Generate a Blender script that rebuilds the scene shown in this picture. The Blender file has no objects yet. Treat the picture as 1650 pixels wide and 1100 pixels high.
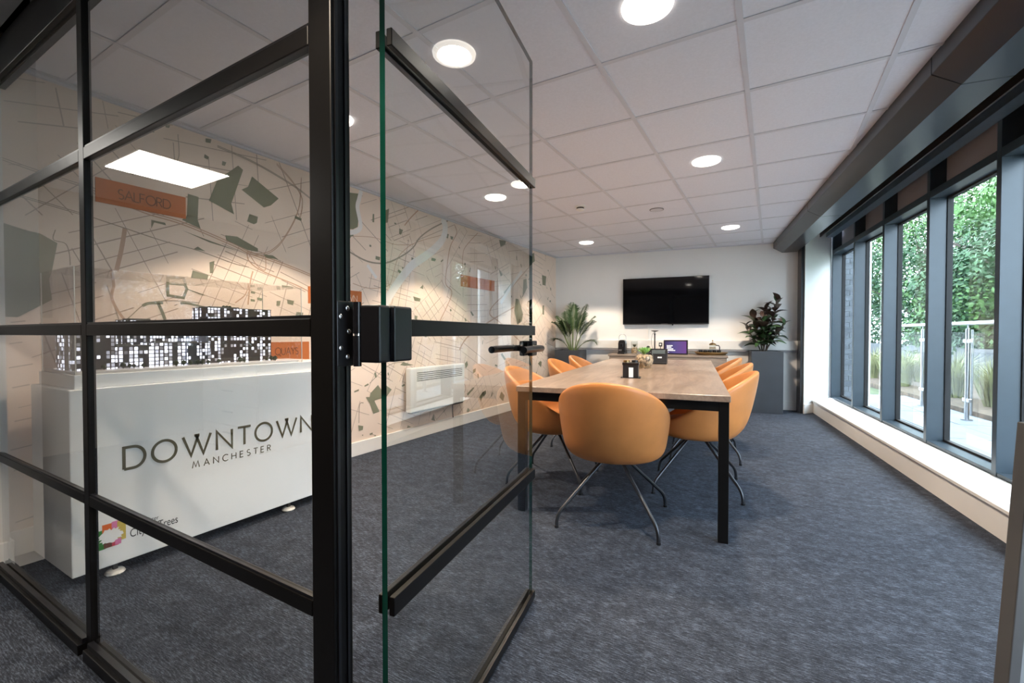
import bpy, bmesh, math, random
from mathutils import Vector, Matrix
random.seed(7)
S = bpy.context.scene
COL = S.collection
R = math.radians

# ------------------------------------------------------------------ camera
YAW, PITCH, ANG, FPX, HC = R(30.15), R(1.0), R(7.8), 721.0, 1.04
cam_d = bpy.data.cameras.new('camera'); cam = bpy.data.objects.new('camera', cam_d); COL.objects.link(cam)
cam_d.sensor_width = 36.0; cam_d.lens = FPX / 1650 * 36.0; cam_d.clip_start = 0.02; cam_d.clip_end = 300
cam.location = (0, 0, HC); cam.rotation_euler = (R(90) - PITCH, 0, YAW)
S.camera = cam

# ------------------------------------------------------------------ world, sun, exposure
w = bpy.data.worlds.new('overcast_sky'); S.world = w; w.use_nodes = True
nt = w.node_tree; bgn = nt.nodes['Background']
bgn.inputs['Color'].default_value = (0.72, 0.84, 1.0, 1); bgn.inputs['Strength'].default_value = 5.0
sd = bpy.data.lights.new('sun', 'SUN'); sun = bpy.data.objects.new('sun', sd); COL.objects.link(sun)
sd.energy = 1.2; sd.angle = R(12); sd.color = (1.0, 0.95, 0.88)
sun.rotation_euler = (R(38), 0, R(150))
S.view_settings.view_transform = 'Standard'; S.view_settings.look = 'None'
S.view_settings.exposure = 1.38; S.view_settings.gamma = 1.0; S.view_settings.use_curve_mapping = False
DL_POWER = 54.0

# ------------------------------------------------------------------ frames
CA, SA = math.cos(ANG), math.sin(ANG)
def W(u, v, z=0.0): return Vector((u * CA - v * SA, u * SA + v * CA, z))     # table / window frame to world
CF = Vector((-math.sin(YAW) * math.cos(PITCH), math.cos(YAW) * math.cos(PITCH), -math.sin(PITCH)))
CR = Vector((math.cos(YAW), math.sin(YAW), 0)); CU = CR.cross(CF)
def ray(x, y): return CF + CR * ((x - 825) / FPX) - CU * ((y - 550) / FPX)
def on_x(x, y, X): d = ray(x, y); return Vector((0, 0, HC)) + d * (X / d.x)

# ------------------------------------------------------------------ mesh helpers
class MB:
    def __init__(s): s.v = []; s.f = []; s.m = []; s.cm = 0
    def add(s, vs, fs):
        o = len(s.v); s.v += [tuple(p) for p in vs]
        for f in fs: s.f.append(tuple(i + o for i in f)); s.m.append(s.cm)
        return s
    def box(s, x0, x1, y0, y1, z0, z1):
        v = [(x, y, z) for z in (z0, z1) for y in (y0, y1) for x in (x0, x1)]
        return s.add(v, [(0, 2, 3, 1), (4, 5, 7, 6), (0, 1, 5, 4), (2, 6, 7, 3), (0, 4, 6, 2), (1, 3, 7, 5)])
    def prism(s, poly, z0, z1):
        n = len(poly); a = sum(poly[i][0] * poly[(i + 1) % n][1] - poly[(i + 1) % n][0] * poly[i][1] for i in range(n))
        if a < 0: poly = poly[::-1]
        v = [(p[0], p[1], z0) for p in poly] + [(p[0], p[1], z1) for p in poly]
        return s.add(v, [tuple(range(n - 1, -1, -1)), tuple(range(n, 2 * n))] + [(i, (i + 1) % n, (i + 1) % n + n, i + n) for i in range(n)])
    def extrude_y(s, poly, y0, y1):          # poly in (x, z)
        n = len(poly); a = sum(poly[i][0] * poly[(i + 1) % n][1] - poly[(i + 1) % n][0] * poly[i][1] for i in range(n))
        if a < 0: poly = poly[::-1]
        v = [(p[0], y0, p[1]) for p in poly] + [(p[0], y1, p[1]) for p in poly]
        return s.add(v, [tuple(range(n)), tuple(range(2 * n - 1, n - 1, -1))] + [(i, i + n, (i + 1) % n + n, (i + 1) % n) for i in range(n)])
    def lathe(s, prof, seg=24, c=(0, 0, 0)):
        n = len(prof); vs = []
        for k in range(seg):
            a = 2 * math.pi * k / seg
            for r, z in prof: vs.append((c[0] + r * math.cos(a), c[1] + r * math.sin(a), c[2] + z))
        fs = []
        for k in range(seg):
            k2 = (k + 1) % seg
            for i in range(n - 1): fs.append((k * n + i, k2 * n + i, k2 * n + i + 1, k * n + i + 1))
        if prof[0][0] > 1e-6: fs.append(tuple(k * n for k in range(seg - 1, -1, -1)))
        if prof[-1][0] > 1e-6: fs.append(tuple(k * n + n - 1 for k in range(seg)))
        return s.add(vs, fs)
    def tube(s, path, rad, seg=8, cap=True):
        path = [Vector(p) for p in path]; n = len(path)
        rs = rad if isinstance(rad, (list, tuple)) else [rad] * n
        vs = []; up = None
        for i in range(n):
            t = (path[min(i + 1, n - 1)] - path[max(i - 1, 0)]).normalized()
            if up is None:
                up = Vector((0, 0, 1)) if abs(t.z) < .9 else Vector((1, 0, 0))
            b = t.cross(up)
            if b.length < 1e-5: b = t.cross(Vector((0, 1, 0)))
            b.normalize(); up = b.cross(t).normalized()
            for k in range(seg):
                a = 2 * math.pi * k / seg
                vs.append(path[i] + (b * math.cos(a) + up * math.sin(a)) * rs[i])
        fs = [(i * seg + k, i * seg + (k + 1) % seg, (i + 1) * seg + (k + 1) % seg, (i + 1) * seg + k) for i in range(n - 1) for k in range(seg)]
        if cap: fs += [tuple(range(seg - 1, -1, -1)), tuple((n - 1) * seg + k for k in range(seg))]
        return s.add(vs, fs)
    def obj(s, name, mats, parent=None, smooth=False, bevel=0, loc=None, rotz=None, fix=True):
        me = bpy.data.meshes.new(name); me.from_pydata(s.v, [], s.f)
        if not isinstance(mats, (list, tuple)): mats = [mats]
        for m in mats: me.materials.append(m)
        for p, mi in zip(me.polygons, s.m): p.material_index = mi; p.use_smooth = bool(smooth)
        if fix:
            bm = bmesh.new(); bm.from_mesh(me); bmesh.ops.recalc_face_normals(bm, faces=bm.faces); bm.to_mesh(me); bm.free()
        me.update()
        if smooth and smooth != 'all': me.set_sharp_from_angle(angle=R(40))
        o = bpy.data.objects.new(name, me); COL.objects.link(o)
        if parent: o.parent = parent
        if loc is not None: o.location = loc
        if rotz is not None: o.rotation_euler = (0, 0, rotz)
        if bevel:
            b = o.modifiers.new('edge', 'BEVEL'); b.width = bevel; b.segments = 2; b.limit_method = 'ANGLE'; b.angle_limit = R(50)
        return o
def empty(name, loc=(0, 0, 0), rotz=0):
    o = bpy.data.objects.new(name, None); COL.objects.link(o); o.location = loc; o.rotation_euler = (0, 0, rotz); o.empty_display_size = .1
    return o
def tag(o, label=None, cat=None, group=None, kind=None):
    if label: o['label'] = label
    if cat: o['category'] = cat
    if group: o['group'] = group
    if kind: o['kind'] = kind
    return o
def structure(o, label, cat): return tag(o, label, cat, kind='structure')
def copy_tree(o, parent=None):
    c = o.copy(); COL.objects.link(c); c.parent = parent
    for ch in list(o.children): copy_tree(ch, c)
    return c
def clip(poly, a, b, c):                 # keep a*x + b*y <= c
    out = []
    for i in range(len(poly)):
        p, q = poly[i], poly[(i + 1) % len(poly)]
        dp, dq = a * p[0] + b * p[1] - c, a * q[0] + b * q[1] - c
        if dp <= 0: out.append(p)
        if dp * dq < 0:
            t = dp / (dp - dq); out.append((p[0] + (q[0] - p[0]) * t, p[1] + (q[1] - p[1]) * t))
    return out

# ------------------------------------------------------------------ materials
def mat(name, col, rough=.5, metal=0.0, var=.06, scale=14.0, bump=0.0, stretch=(1, 1, 1), emit=None, estr=0.0, spec=.5, coat=0.0):
    m = bpy.data.materials.new(name); m.use_nodes = True; n = m.node_tree.nodes; l = m.node_tree.links
    b = n['Principled BSDF']
    b.inputs['Roughness'].default_value = rough; b.inputs['Metallic'].default_value = metal
    b.inputs['Specular IOR Level'].default_value = spec; b.inputs['Coat Weight'].default_value = coat
    tc = n.new('ShaderNodeTexCoord'); mp = n.new('ShaderNodeMapping'); mp.inputs['Scale'].default_value = stretch
    l.new(tc.outputs['Object'], mp.inputs['Vector'])
    nz = n.new('ShaderNodeTexNoise'); nz.inputs['Scale'].default_value = scale; nz.inputs['Detail'].default_value = 4
    l.new(mp.outputs['Vector'], nz.inputs['Vector'])
    cr = n.new('ShaderNodeValToRGB'); cr.color_ramp.elements[0].position = .3; cr.color_ramp.elements[1].position = .7
    cr.color_ramp.elements[0].color = (*[max(0, c * (1 - var)) for c in col], 1)
    cr.color_ramp.elements[1].color = (*[min(1, c * (1 + var)) for c in col], 1)
    l.new(nz.outputs['Fac'], cr.inputs['Fac']); l.new(cr.outputs['Color'], b.inputs['Base Color'])
    if bump:
        bp = n.new('ShaderNodeBump'); bp.inputs['Strength'].default_value = bump; bp.inputs['Distance'].default_value = .003
        l.new(nz.outputs['Fac'], bp.inputs['Height']); l.new(bp.outputs['Normal'], b.inputs['Normal'])
    if emit:
        b.inputs['Emission Color'].default_value = (*emit, 1); b.inputs['Emission Strength'].default_value = estr
    return m
def glass_mat(name, tint, ior=1.5, refl=1.0, rough=0.0):
    m = bpy.data.materials.new(name); m.use_nodes = True; n = m.node_tree.nodes; l = m.node_tree.links
    n.remove(n['Principled BSDF']); out = n['Material Output']
    tr = n.new('ShaderNodeBsdfTransparent'); tr.inputs['Color'].default_value = (*tint, 1)
    gl = n.new('ShaderNodeBsdfGlossy'); gl.inputs['Roughness'].default_value = rough
    fr = n.new('ShaderNodeFresnel'); fr.inputs['IOR'].default_value = ior
    ge = n.new('ShaderNodeNewGeometry'); inv = n.new('ShaderNodeMath'); inv.operation = 'SUBTRACT'; inv.inputs[0].default_value = refl
    inv.inputs[0].default_value = 1.0; l.new(ge.outputs['Backfacing'], inv.inputs[1])
    cl = n.new('ShaderNodeMath'); cl.operation = 'MULTIPLY'; cl.inputs[1].default_value = refl; l.new(inv.outputs[0], cl.inputs[0])
    mu = n.new('ShaderNodeMath'); mu.operation = 'MULTIPLY'; mu.use_clamp = True; l.new(fr.outputs[0], mu.inputs[0]); l.new(cl.outputs[0], mu.inputs[1])
    mx = n.new('ShaderNodeMixShader'); l.new(mu.outputs[0], mx.inputs[0]); l.new(tr.outputs[0], mx.inputs[1]); l.new(gl.outputs[0], mx.inputs[2])
    l.new(mx.outputs[0], out.inputs['Surface'])
    return m
def carpet_mat():
    m = bpy.data.materials.new('woven_carpet'); m.use_nodes = True; n = m.node_tree.nodes; l = m.node_tree.links
    b = n['Principled BSDF']; b.inputs['Roughness'].default_value = .85; b.inputs['Specular IOR Level'].default_value = .25
    tc = n.new('ShaderNodeTexCoord')
    def noise(sc, st, det=3, rot=0.0):
        mp = n.new('ShaderNodeMapping'); mp.inputs['Scale'].default_value = st; mp.inputs['Rotation'].default_value = (0, 0, rot)
        l.new(tc.outputs['Object'], mp.inputs['Vector'])
        z = n.new('ShaderNodeTexNoise'); z.inputs['Scale'].default_value = sc; z.inputs['Detail'].default_value = det; z.inputs['Roughness'].default_value = .6
        l.new(mp.outputs['Vector'], z.inputs['Vector']); return z.outputs['Fac']
    def mth(op, a, c):
        k = n.new('ShaderNodeMath'); k.operation = op
        for i, q in enumerate((a, c)):
            if isinstance(q, (int, float)): k.inputs[i].default_value = q
            else: l.new(q, k.inputs[i])
        return k.outputs[0]
    streak = noise(1, (34, 250, 1), 2); warp = noise(1, (150, 420, 1), 2); blot = noise(10, (1, 1.8, 1), 4); fine = noise(380, (1, 1, 1), 1)
    f = mth('ADD', mth('ADD', mth('MULTIPLY', streak, .50), mth('MULTIPLY', warp, .26)), mth('ADD', mth('MULTIPLY', blot, .20), mth('MULTIPLY', fine, .12)))
    cr = n.new('ShaderNodeValToRGB'); e = cr.color_ramp.elements
    e[0].position = .42; e[0].color = (.007, .009, .0145, 1); e[1].position = .69; e[1].color = (.115, .138, .185, 1)
    k = cr.color_ramp.elements.new(.54); k.color = (.025, .031, .045, 1)
    l.new(f, cr.inputs['Fac']); l.new(cr.outputs['Color'], b.inputs['Base Color'])
    bp = n.new('ShaderNodeBump'); bp.inputs['Strength'].default_value = .7; bp.inputs['Distance'].default_value = .004
    l.new(f, bp.inputs['Height']); l.new(bp.outputs['Normal'], b.inputs['Normal'])
    return m
def wood_mat(name, c0, c1, rough=.32, axis=(9, 1.1, 9)):
    m = bpy.data.materials.new(name); m.use_nodes = True; n = m.node_tree.nodes; l = m.node_tree.links
    b = n['Principled BSDF']; b.inputs['Roughness'].default_value = rough
    tc = n.new('ShaderNodeTexCoord'); mp = n.new('ShaderNodeMapping'); mp.inputs['Scale'].default_value = axis; l.new(tc.outputs['Object'], mp.inputs['Vector'])
    n1 = n.new('ShaderNodeTexNoise'); n1.inputs['Scale'].default_value = 1.6; n1.inputs['Detail'].default_value = 7; n1.inputs['Roughness'].default_value = .62; n1.inputs['Distortion'].default_value = 1.2
    l.new(mp.outputs['Vector'], n1.inputs['Vector'])
    n2 = n.new('ShaderNodeTexNoise'); n2.inputs['Scale'].default_value = 11; n2.inputs['Detail'].default_value = 3; l.new(mp.outputs['Vector'], n2.inputs['Vector'])
    mx = n.new('ShaderNodeMath'); mx.operation = 'MULTIPLY_ADD'; mx.inputs[1].default_value = .25; l.new(n2.outputs['Fac'], mx.inputs[0]); l.new(n1.outputs['Fac'], mx.inputs[2])
    cr = n.new('ShaderNodeValToRGB'); cr.color_ramp.elements[0].position = .42; cr.color_ramp.elements[1].position = .82
    cr.color_ramp.elements[0].color = (*c0, 1); cr.color_ramp.elements[1].color = (*c1, 1)
    l.new(mx.outputs[0], cr.inputs['Fac']); l.new(cr.outputs['Color'], b.inputs['Base Color'])
    return m
def facade_mat(name, wall, lit, w, h, thr, estr):
    # model facade: snapped cells choose which little windows are lit
    m = bpy.data.materials.new(name); m.use_nodes = True; n = m.node_tree.nodes; l = m.node_tree.links
    b = n['Principled BSDF']; b.inputs['Roughness'].default_value = .4
    tc = n.new('ShaderNodeTexCoord'); sp = n.new('ShaderNodeSeparateXYZ'); l.new(tc.outputs['Object'], sp.inputs[0])
    def mth(op, *a):
        k = n.new('ShaderNodeMath'); k.operation = op
        for i, q in enumerate(a):
            if isinstance(q, (int, float)): k.inputs[i].default_value = q
            else: l.new(q, k.inputs[i])
        return k.outputs[0]
    hx = mth('DIVIDE', mth('ADD', sp.outputs['X'], sp.outputs['Y']), w); hz = mth('DIVIDE', sp.outputs['Z'], h)
    fx, fz = mth('FRACT', hx), mth('FRACT', hz)
    cb = n.new('ShaderNodeCombineXYZ'); l.new(mth('FLOOR', hx), cb.inputs[0]); l.new(mth('FLOOR', hz), cb.inputs[1])
    wn = n.new('ShaderNodeTexWhiteNoise'); wn.noise_dimensions = '2D'; l.new(cb.outputs[0], wn.inputs['Vector'])
    cb2 = n.new('ShaderNodeCombineXYZ'); l.new(mth('FLOOR', hz), cb2.inputs[0]); l.new(mth('FLOOR', hx), cb2.inputs[1]); wb = n.new('ShaderNodeTexWhiteNoise'); wb.noise_dimensions = '2D'; l.new(cb2.outputs[0], wb.inputs['Vector'])
    cx = n.new('ShaderNodeCombineXYZ'); l.new(mth('FLOOR', hx), cx.inputs[0]); cx.inputs[1].default_value = 3.3
    wc = n.new('ShaderNodeTexWhiteNoise'); wc.noise_dimensions = '2D'; l.new(cx.outputs[0], wc.inputs['Vector'])
    k = mth('MULTIPLY', mth('GREATER_THAN', fx, .30), mth('MULTIPLY', mth('GREATER_THAN', fz, .22), mth('GREATER_THAN', mth('ADD', mth('MULTIPLY', wn.outputs['Value'], .40), mth('MULTIPLY', wc.outputs['Value'], .60)), thr)))
    mx = n.new('ShaderNodeMix'); mx.data_type = 'RGBA'; l.new(k, mx.inputs['Factor']); mx.inputs['A'].default_value = (*wall, 1); mx.inputs['B'].default_value = (.42, .42, .48, 1)
    l.new(mx.outputs['Result'], b.inputs['Base Color'])
    b.inputs['Emission Color'].default_value = (*lit, 1); l.new(mth('MULTIPLY', k, mth('MULTIPLY', mth('POWER', wb.outputs['Value'], 1.6), estr)), b.inputs['Emission Strength'])
    return m

M = {}
M['carpet'] = carpet_mat()
M['white_wall'] = mat('white_wall_paint', (.80, .78, .76), .6, var=.015, scale=3)
M['mural'] = mat('mural_paper', (.83, .68, .575), .55, var=.03, scale=2)
M['white_trim'] = mat('white_trim_paint', (.82, .80, .77), .35, var=.01)
M['tile'] = mat('ceiling_tile_fibre', (.78, .79, .86), .9, var=.03, scale=90, bump=.15)
M['tee'] = mat('ceiling_grid_white_metal', (.64, .645, .70), .45, var=.01)
M['black_frame'] = mat('black_powder_coat', (.0045, .004, .004), .34, var=.1, scale=60, spec=.25)
M['black_satin'] = mat('black_satin_metal', (.006, .006, .008), .28, var=.1, spec=.5)
M['glass'] = glass_mat('partition_glass', (.965, .97, .967), 1.52, 1.6)
M['glass_edge'] = mat('green_glass_edge', (.003, .045, .031), .10, var=.2, scale=8, spec=.6)
M['door_glass'] = glass_mat('door_glass_clear', (.955, .968, .962), 1.52, 1.8)
M['win_glass'] = glass_mat('window_glass', (.93, .96, .95), 1.5, 1.5)
M['infill'] = glass_mat('balustrade_glass', (.96, .975, .97), 1.4, .25)
M['acrylic'] = glass_mat('acrylic_case', (.985, .985, .985), 1.42, 1.0)
M['clear'] = glass_mat('clear_vase_glass', (.93, .94, .93), 1.45, 1.0)
M['win_frame'] = mat('blue_grey_aluminium', (.034, .055, .076), .34, var=.05, spec=.6)
M['soffit'] = mat('blue_grey_soffit_metal', (.20, .27, .34), .3, .6, var=.05)
M['bulk'] = mat('anthracite_cladding', (.020, .023, .028), .28, var=.05, spec=.5)
M['dark_void'] = mat('dark_recess_paint', (.008, .008, .009), .6)
M['panel_grey'] = mat('grey_blind_fabric', (.38, .37, .41), .8, var=.05, scale=200)
M['screw'] = mat('zinc_screw', (.75, .76, .78), .25, 1.0)
M['plinth'] = mat('white_gloss_laminate', (.92, .93, .94), .25, var=.01)
M['letter'] = mat('olive_bronze_letter', (.17, .155, .105), .35, .3)
M['ink'] = mat('black_ink_print', (.03, .03, .03), .5)
M['leather'] = mat('tan_orange_leather', (.56, .212, .060), .40, var=.07, scale=9, bump=.08, spec=.45)
M['chrome'] = mat('gunmetal_tube', (.075, .078, .088), .32, .85)
M['wood'] = wood_mat('walnut_laminate', (.185, .125, .090), (.335, .245, .185))
M['wood_dark'] = wood_mat('credenza_laminate', (.20, .145, .11), (.33, .26, .21), .4, (1.1, 9, 9))
M['heater'] = mat('white_enamel', (.84, .83, .80), .3, var=.01)
M['slot'] = mat('dark_slot', (.05, .045, .04), .6)
M['screen'] = mat('black_screen_glass', (.005, .005, .006), .05, spec=.35)
M['black_plastic'] = mat('black_plastic', (.013, .013, .015), .35)
M['planter'] = mat('anthracite_planter', (.040, .047, .058), .5, var=.08, scale=6)
M['soil'] = mat('potting_soil', (.03, .02, .014), .9, var=.4, scale=60, bump=.6)
M['frond'] = mat('palm_leaf_green', (.024, .058, .015), .42, var=.35, scale=9)
M['stem'] = mat('green_stem', (.14, .19, .06), .5, var=.2)
M['leaf_green'] = mat('rubber_leaf_green', (.045, .095, .035), .3, var=.3, scale=6)
M['leaf_red'] = mat('rubber_leaf_maroon', (.055, .034, .027), .3, var=.3, scale=6)
M['succ'] = mat('succulent_green', (.20, .42, .10), .4, var=.25)
M['pebble'] = mat('mixed_pebbles', (.36, .26, .17), .6, var=.95, scale=60, bump=.8)
M['white_card'] = mat('white_card', (.85, .85, .84), .5, var=.01)
M['brass'] = mat('bronze_tray', (.30, .20, .09), .35, .8)
M['steel'] = mat('brushed_steel', (.42, .43, .45), .32, 1.0)
M['lamp_trim'] = mat('white_lamp_trim', (.88, .87, .84), .35, emit=(1, .93, .82), estr=1.2)
M['lamp_lens'] = mat('lamp_lens_glow', (.9, .9, .88), .3, emit=(1, .93, .82), estr=22.0)
M['led'] = mat('led_panel_glow', (.9, .9, .88), .4, emit=(1, .955, .88), estr=9.0)
M['paving'] = mat('pale_stone_paving', (.20, .22, .25), .6, var=.12, scale=5)
M['joint'] = mat('dark_paving_joint', (.10, .10, .10), .9)
M['brick'] = mat('blue_grey_brick', (.15, .165, .185), .75, var=.3, scale=10)
M['mortar'] = mat('pale_mortar', (.34, .35, .36), .9)
M['grass_pale'] = mat('straw_grass', (.27, .28, .13), .7, var=.35, scale=5)
M['soil_bed'] = mat('bark_mulch', (.14, .10, .07), .9, var=.5, scale=18)
M['garden_wall'] = mat('dark_garden_wall', (.10, .105, .115), .8, var=.2)
M['trunk'] = mat('grey_brown_bark', (.13, .105, .085), .85, var=.4, scale=8, bump=.6)
M['leaf_a'] = mat('tree_leaf_mid', (.062, .145, .032), .55, var=.45, scale=2.5)
M['leaf_b'] = mat('tree_leaf_dark', (.03, .085, .028), .55, var=.45, scale=2.5)
M['leaf_c'] = mat('tree_leaf_light', (.12, .235, .05), .55, var=.4, scale=2.5)
M['lawn'] = mat('rough_ground', (.10, .13, .06), .9, var=.4, scale=3)
M['board_edge'] = mat('taupe_board_edge', (.085, .082, .084), .5)
M['board_face'] = mat('pale_grey_board', (.30, .30, .31), .5)
def flat(name, c): return mat(name, c, .55, var=.04, scale=3)
M['m_road'] = flat('map_minor_road', (.43, .33, .275)); M['m_major'] = flat('map_major_road', (.54, .35, .25)); M['m_rail'] = flat('map_rail_line', (.34, .28, .22))
M['m_park'] = flat('map_park', (.225, .225, .155)); M['m_river'] = flat('map_river', (.80, .76, .74)); M['m_label'] = flat('map_label_orange', (.56, .165, .045)); M['m_text'] = flat('map_label_text', (.16, .05, .02)); M['m_text_w'] = flat('map_label_text_pale', (.85, .72, .60))

# ================================================================== STRUCTURE
ZC = 2.28                      # ceiling underside
XL = -3.06                     # mural wall
VF = 7.05                      # far wall
U_SILL, U_FR, U_GL = 1.43, 1.69, 1.812
# --- floor (room and lobby share one carpet)
b = MB(); b.prism([(-5.3, -3.3), (2.3, -3.3), tuple(W(1.86, .25)[:2]), tuple(W(1.86, 7.4)[:2]), tuple(W(-2.6, 7.4)[:2]), (-3.3, .4), (-5.3, .4)], -.12, 0)
structure(b.obj('floor', M['carpet']), 'dark blue-grey woven carpet across the meeting room and lobby', 'floor')
# --- left wall with mural
wl = MB().box(XL - .14, XL, .58, 6.86, 0, 2.42).obj('wall_left', M['mural'])
structure(wl, 'long side wall papered with a beige street map mural', 'wall')
b = MB(); b.box(XL, XL + .016, .585, 6.70, 0, .118)
structure(b.obj('baseboard_left', M['white_trim'], bevel=.004), 'cream skirting board along the foot of the map wall', 'skirting')
# --- nib wall where the partition meets the mural wall
b = MB(); b.box(XL - .14, -2.897, .43, .58, 0, 2.42)
structure(b.obj('wall_nib', M['white_wall']), 'short white wall stub at the left end of the glass partition', 'wall')
b = MB(); b.prism([(-3.04, .58), (-3.04, .592), (-2.883, .592), (-2.883, .545), (-2.897, .545), (-2.897, .58)], 0, .13)
structure(b.obj('baseboard_nib', M['white_trim'], bevel=.004), 'white skirting wrapped round the wall stub by the partition', 'skirting')
# --- far wall
b = MB(); b.box(-2.26, 1.262, VF, VF + .14, 0, 2.42)
structure(b.obj('wall_far', M['white_wall'], rotz=ANG), 'white end wall carrying the television', 'wall')
b = MB(); b.box(-2.10, 1.26, VF - .016, VF, 0, .125)
structure(b.obj('baseboard_far', M['white_trim'], rotz=ANG, bevel=.004), 'white skirting board along the television wall', 'skirting')
tr = empty('trim_1', (0, 0, 0), ANG); structure(tr, 'white dado cable trunking running along the television wall', 'trunking')
b = MB(); b.box(-2.115, 1.262, VF - .055, VF, .815, .945); b.obj('trunking_cover', M['white_trim'], tr, bevel=.006)
b = MB(); b.box(-2.115, 1.262, VF - .050, VF, .790, .815); b.obj('trunking_shadow_strip', mat('grey_trunking_shadow', (.30, .29, .30), .5), tr)  # grey strip painted as the shadow line beneath the trunking
# --- dark column and splayed reveal at the window end
b = MB(); b.box(1.262, 1.298, 6.83, 7.19, 0, 2.38)
structure(b.obj('trim_2', M['bulk'], rotz=ANG), 'narrow dark steel upright between the television wall and window reveal', 'trim')
b = MB(); b.prism([(1.298, 6.80), (1.69, 7.25), (1.69, 7.45), (1.298, 7.45)], 0, 2.40)
structure(b.obj('wall_reveal', M['white_wall'], rotz=ANG), 'splayed white window reveal at the far end of the glazing', 'wall')
dx, dy = .655, .756
b = MB(); p0 = (1.292, 6.793); p1 = (1.44, 6.793 + (1.44 - 1.292) * dy / dx); nn = (.756 * .016, -.655 * .016)
b.prism([p0, p1, (p1[0] + nn[0], p1[1] + nn[1]), (p0[0] + nn[0], p0[1] + nn[1])], 0, .12)
structure(b.obj('baseboard_reveal', M['white_trim'], rotz=ANG, bevel=.003), 'short white skirting at the foot of the splayed reveal', 'skirting')
# --- low wall and sill under the windows
b = MB(); b.prism([(1.43, .30), (1.86, .30), (1.86, 7.25), (1.69, 7.25), (1.43, 6.95)], 0, .150)
structure(b.obj('wall_right', M['white_wall'], rotz=ANG), 'low cream upstand wall beneath the long window', 'wall')
b = MB(); b.prism([(1.415, .30), (1.69, .30), (1.69, 7.24), (1.415, 6.92)], .150, .172)
structure(b.obj('trim_3', M['white_trim'], rotz=ANG, bevel=.004), 'long white window sill board lit by daylight', 'window sill')
# --- window bays
MULL = [7.225, 6.33, 5.45, 4.535, 3.643, 2.74, 1.84, .94, .33]
LAB = ['farthest tall window bay, next to the splayed white reveal, showing grey brick outside', 'second window bay from the far wall, looking onto pale grass',
       'third window bay from the far wall, with one steel balustrade post behind it', 'widest-looking window bay with the tall double steel post outside',
       'window bay cut by the right edge of the picture', 'window bay beside the head end of the table, nearest those in view', 'window bay just inside the doorway', 'narrow window bay against the glass partition']
for i in range(8):
    vf, vn = MULL[i], MULL[i + 1]
    we = empty('window_%d' % (i + 1), (0, 0, 0), ANG); structure(we, LAB[i], 'window')
    b = MB(); b.box(U_FR, 1.835, vf - .024, vf + .024, .172, 2.415); b.obj('mullion', M['win_frame'], we, bevel=.002)
    b = MB(); b.box(U_FR + .004, 1.845, vn + .024, vf - .024, .172, .196); b.obj('bottom_rail', M['win_frame'], we, bevel=.002)
    b = MB(); b.box(U_FR, 1.845, vn + .024, vf - .024, 2.100, 2.156); b.obj('transom', M['win_frame'], we, bevel=.002)
    b = MB(); b.box(1.790, 1.85, vn + .024, vf - .024, 2.156, 2.415); b.obj('upper_panel', M['panel_grey'], we)
    b = MB()
    for (a0, a1, z0, z1) in ((vn + .024, vn + .034, .196, 2.10), (vf - .034, vf - .024, .196, 2.10), (vn + .034, vf - .034, .196, .212), (vn + .034, vf - .034, 2.084, 2.10)):
        b.box(U_GL - .016, U_GL + .02, a0, a1, z0, z1)
    b.obj('sash_frame', M['dark_void'], we)
    b = MB(); b.box(U_GL, U_GL + .012, vn + .030, vf - .030, .205, 2.09); b.obj('glass_pane', M['win_glass'], we)
b = MB(); b.box(1.60, 1.688, .30, 7.18, 2.325, 2.42)
structure(b.obj('trim_4', M['soffit'], rotz=ANG), 'blue-grey metal soffit strip above the window heads', 'trim')
b = MB(); b.box(1.86, 2.0, .0, 9.0, 2.33, 3.3)  # unseen wall band, added to keep sky light out of the blind recess
structure(b.obj('wall_sky_block', M['brick'], rotz=ANG), 'unseen outer wall band added above the windows to block sky light', 'wall')
# --- dark bulkhead beam with a chamfered edge, and the blind recess behind it
bk = empty('ceiling_bulkhead', (0, 0, 0), ANG); structure(bk, 'dark grey chamfered bulkhead beam running above the windows', 'bulkhead')
sec = [(.972, 2.284), (.972, 2.205), (1.078, 2.140), (1.25, 2.140), (1.25, 2.40), (1.235, 2.40), (1.235, 2.284)]
cuts = [.47, 2.60, 5.02, VF]
for i in range(3):
    b = MB(); b.extrude_y([(.972, 2.284), (.972, 2.205), (1.078, 2.140), (1.25, 2.140), (1.25, 2.284)], cuts[i] + (.002 if i else 0), cuts[i + 1] - .002); b.obj('cladding_section', M['bulk'], bk, bevel=.003)
b = MB(); b.box(1.235, 1.25, .47, VF, 2.284, 2.40); b.obj('recess_back', M['dark_void'], bk)
b = MB(); b.box(1.25, 1.60, .47, VF, 2.385, 2.40); b.obj('recess_top', M['dark_void'], bk)
b = MB(); b.box(1.40, 1.425, .47, VF - .03, 2.30, 2.385); b.obj('blind_track', M['black_satin'], bk)
b = MB(); b.box(1.50, 1.512, .47, VF - .03, 2.31, 2.385); b.obj('blind_track', mat('bronze_track', (.05, .035, .025), .4), bk)
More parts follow.
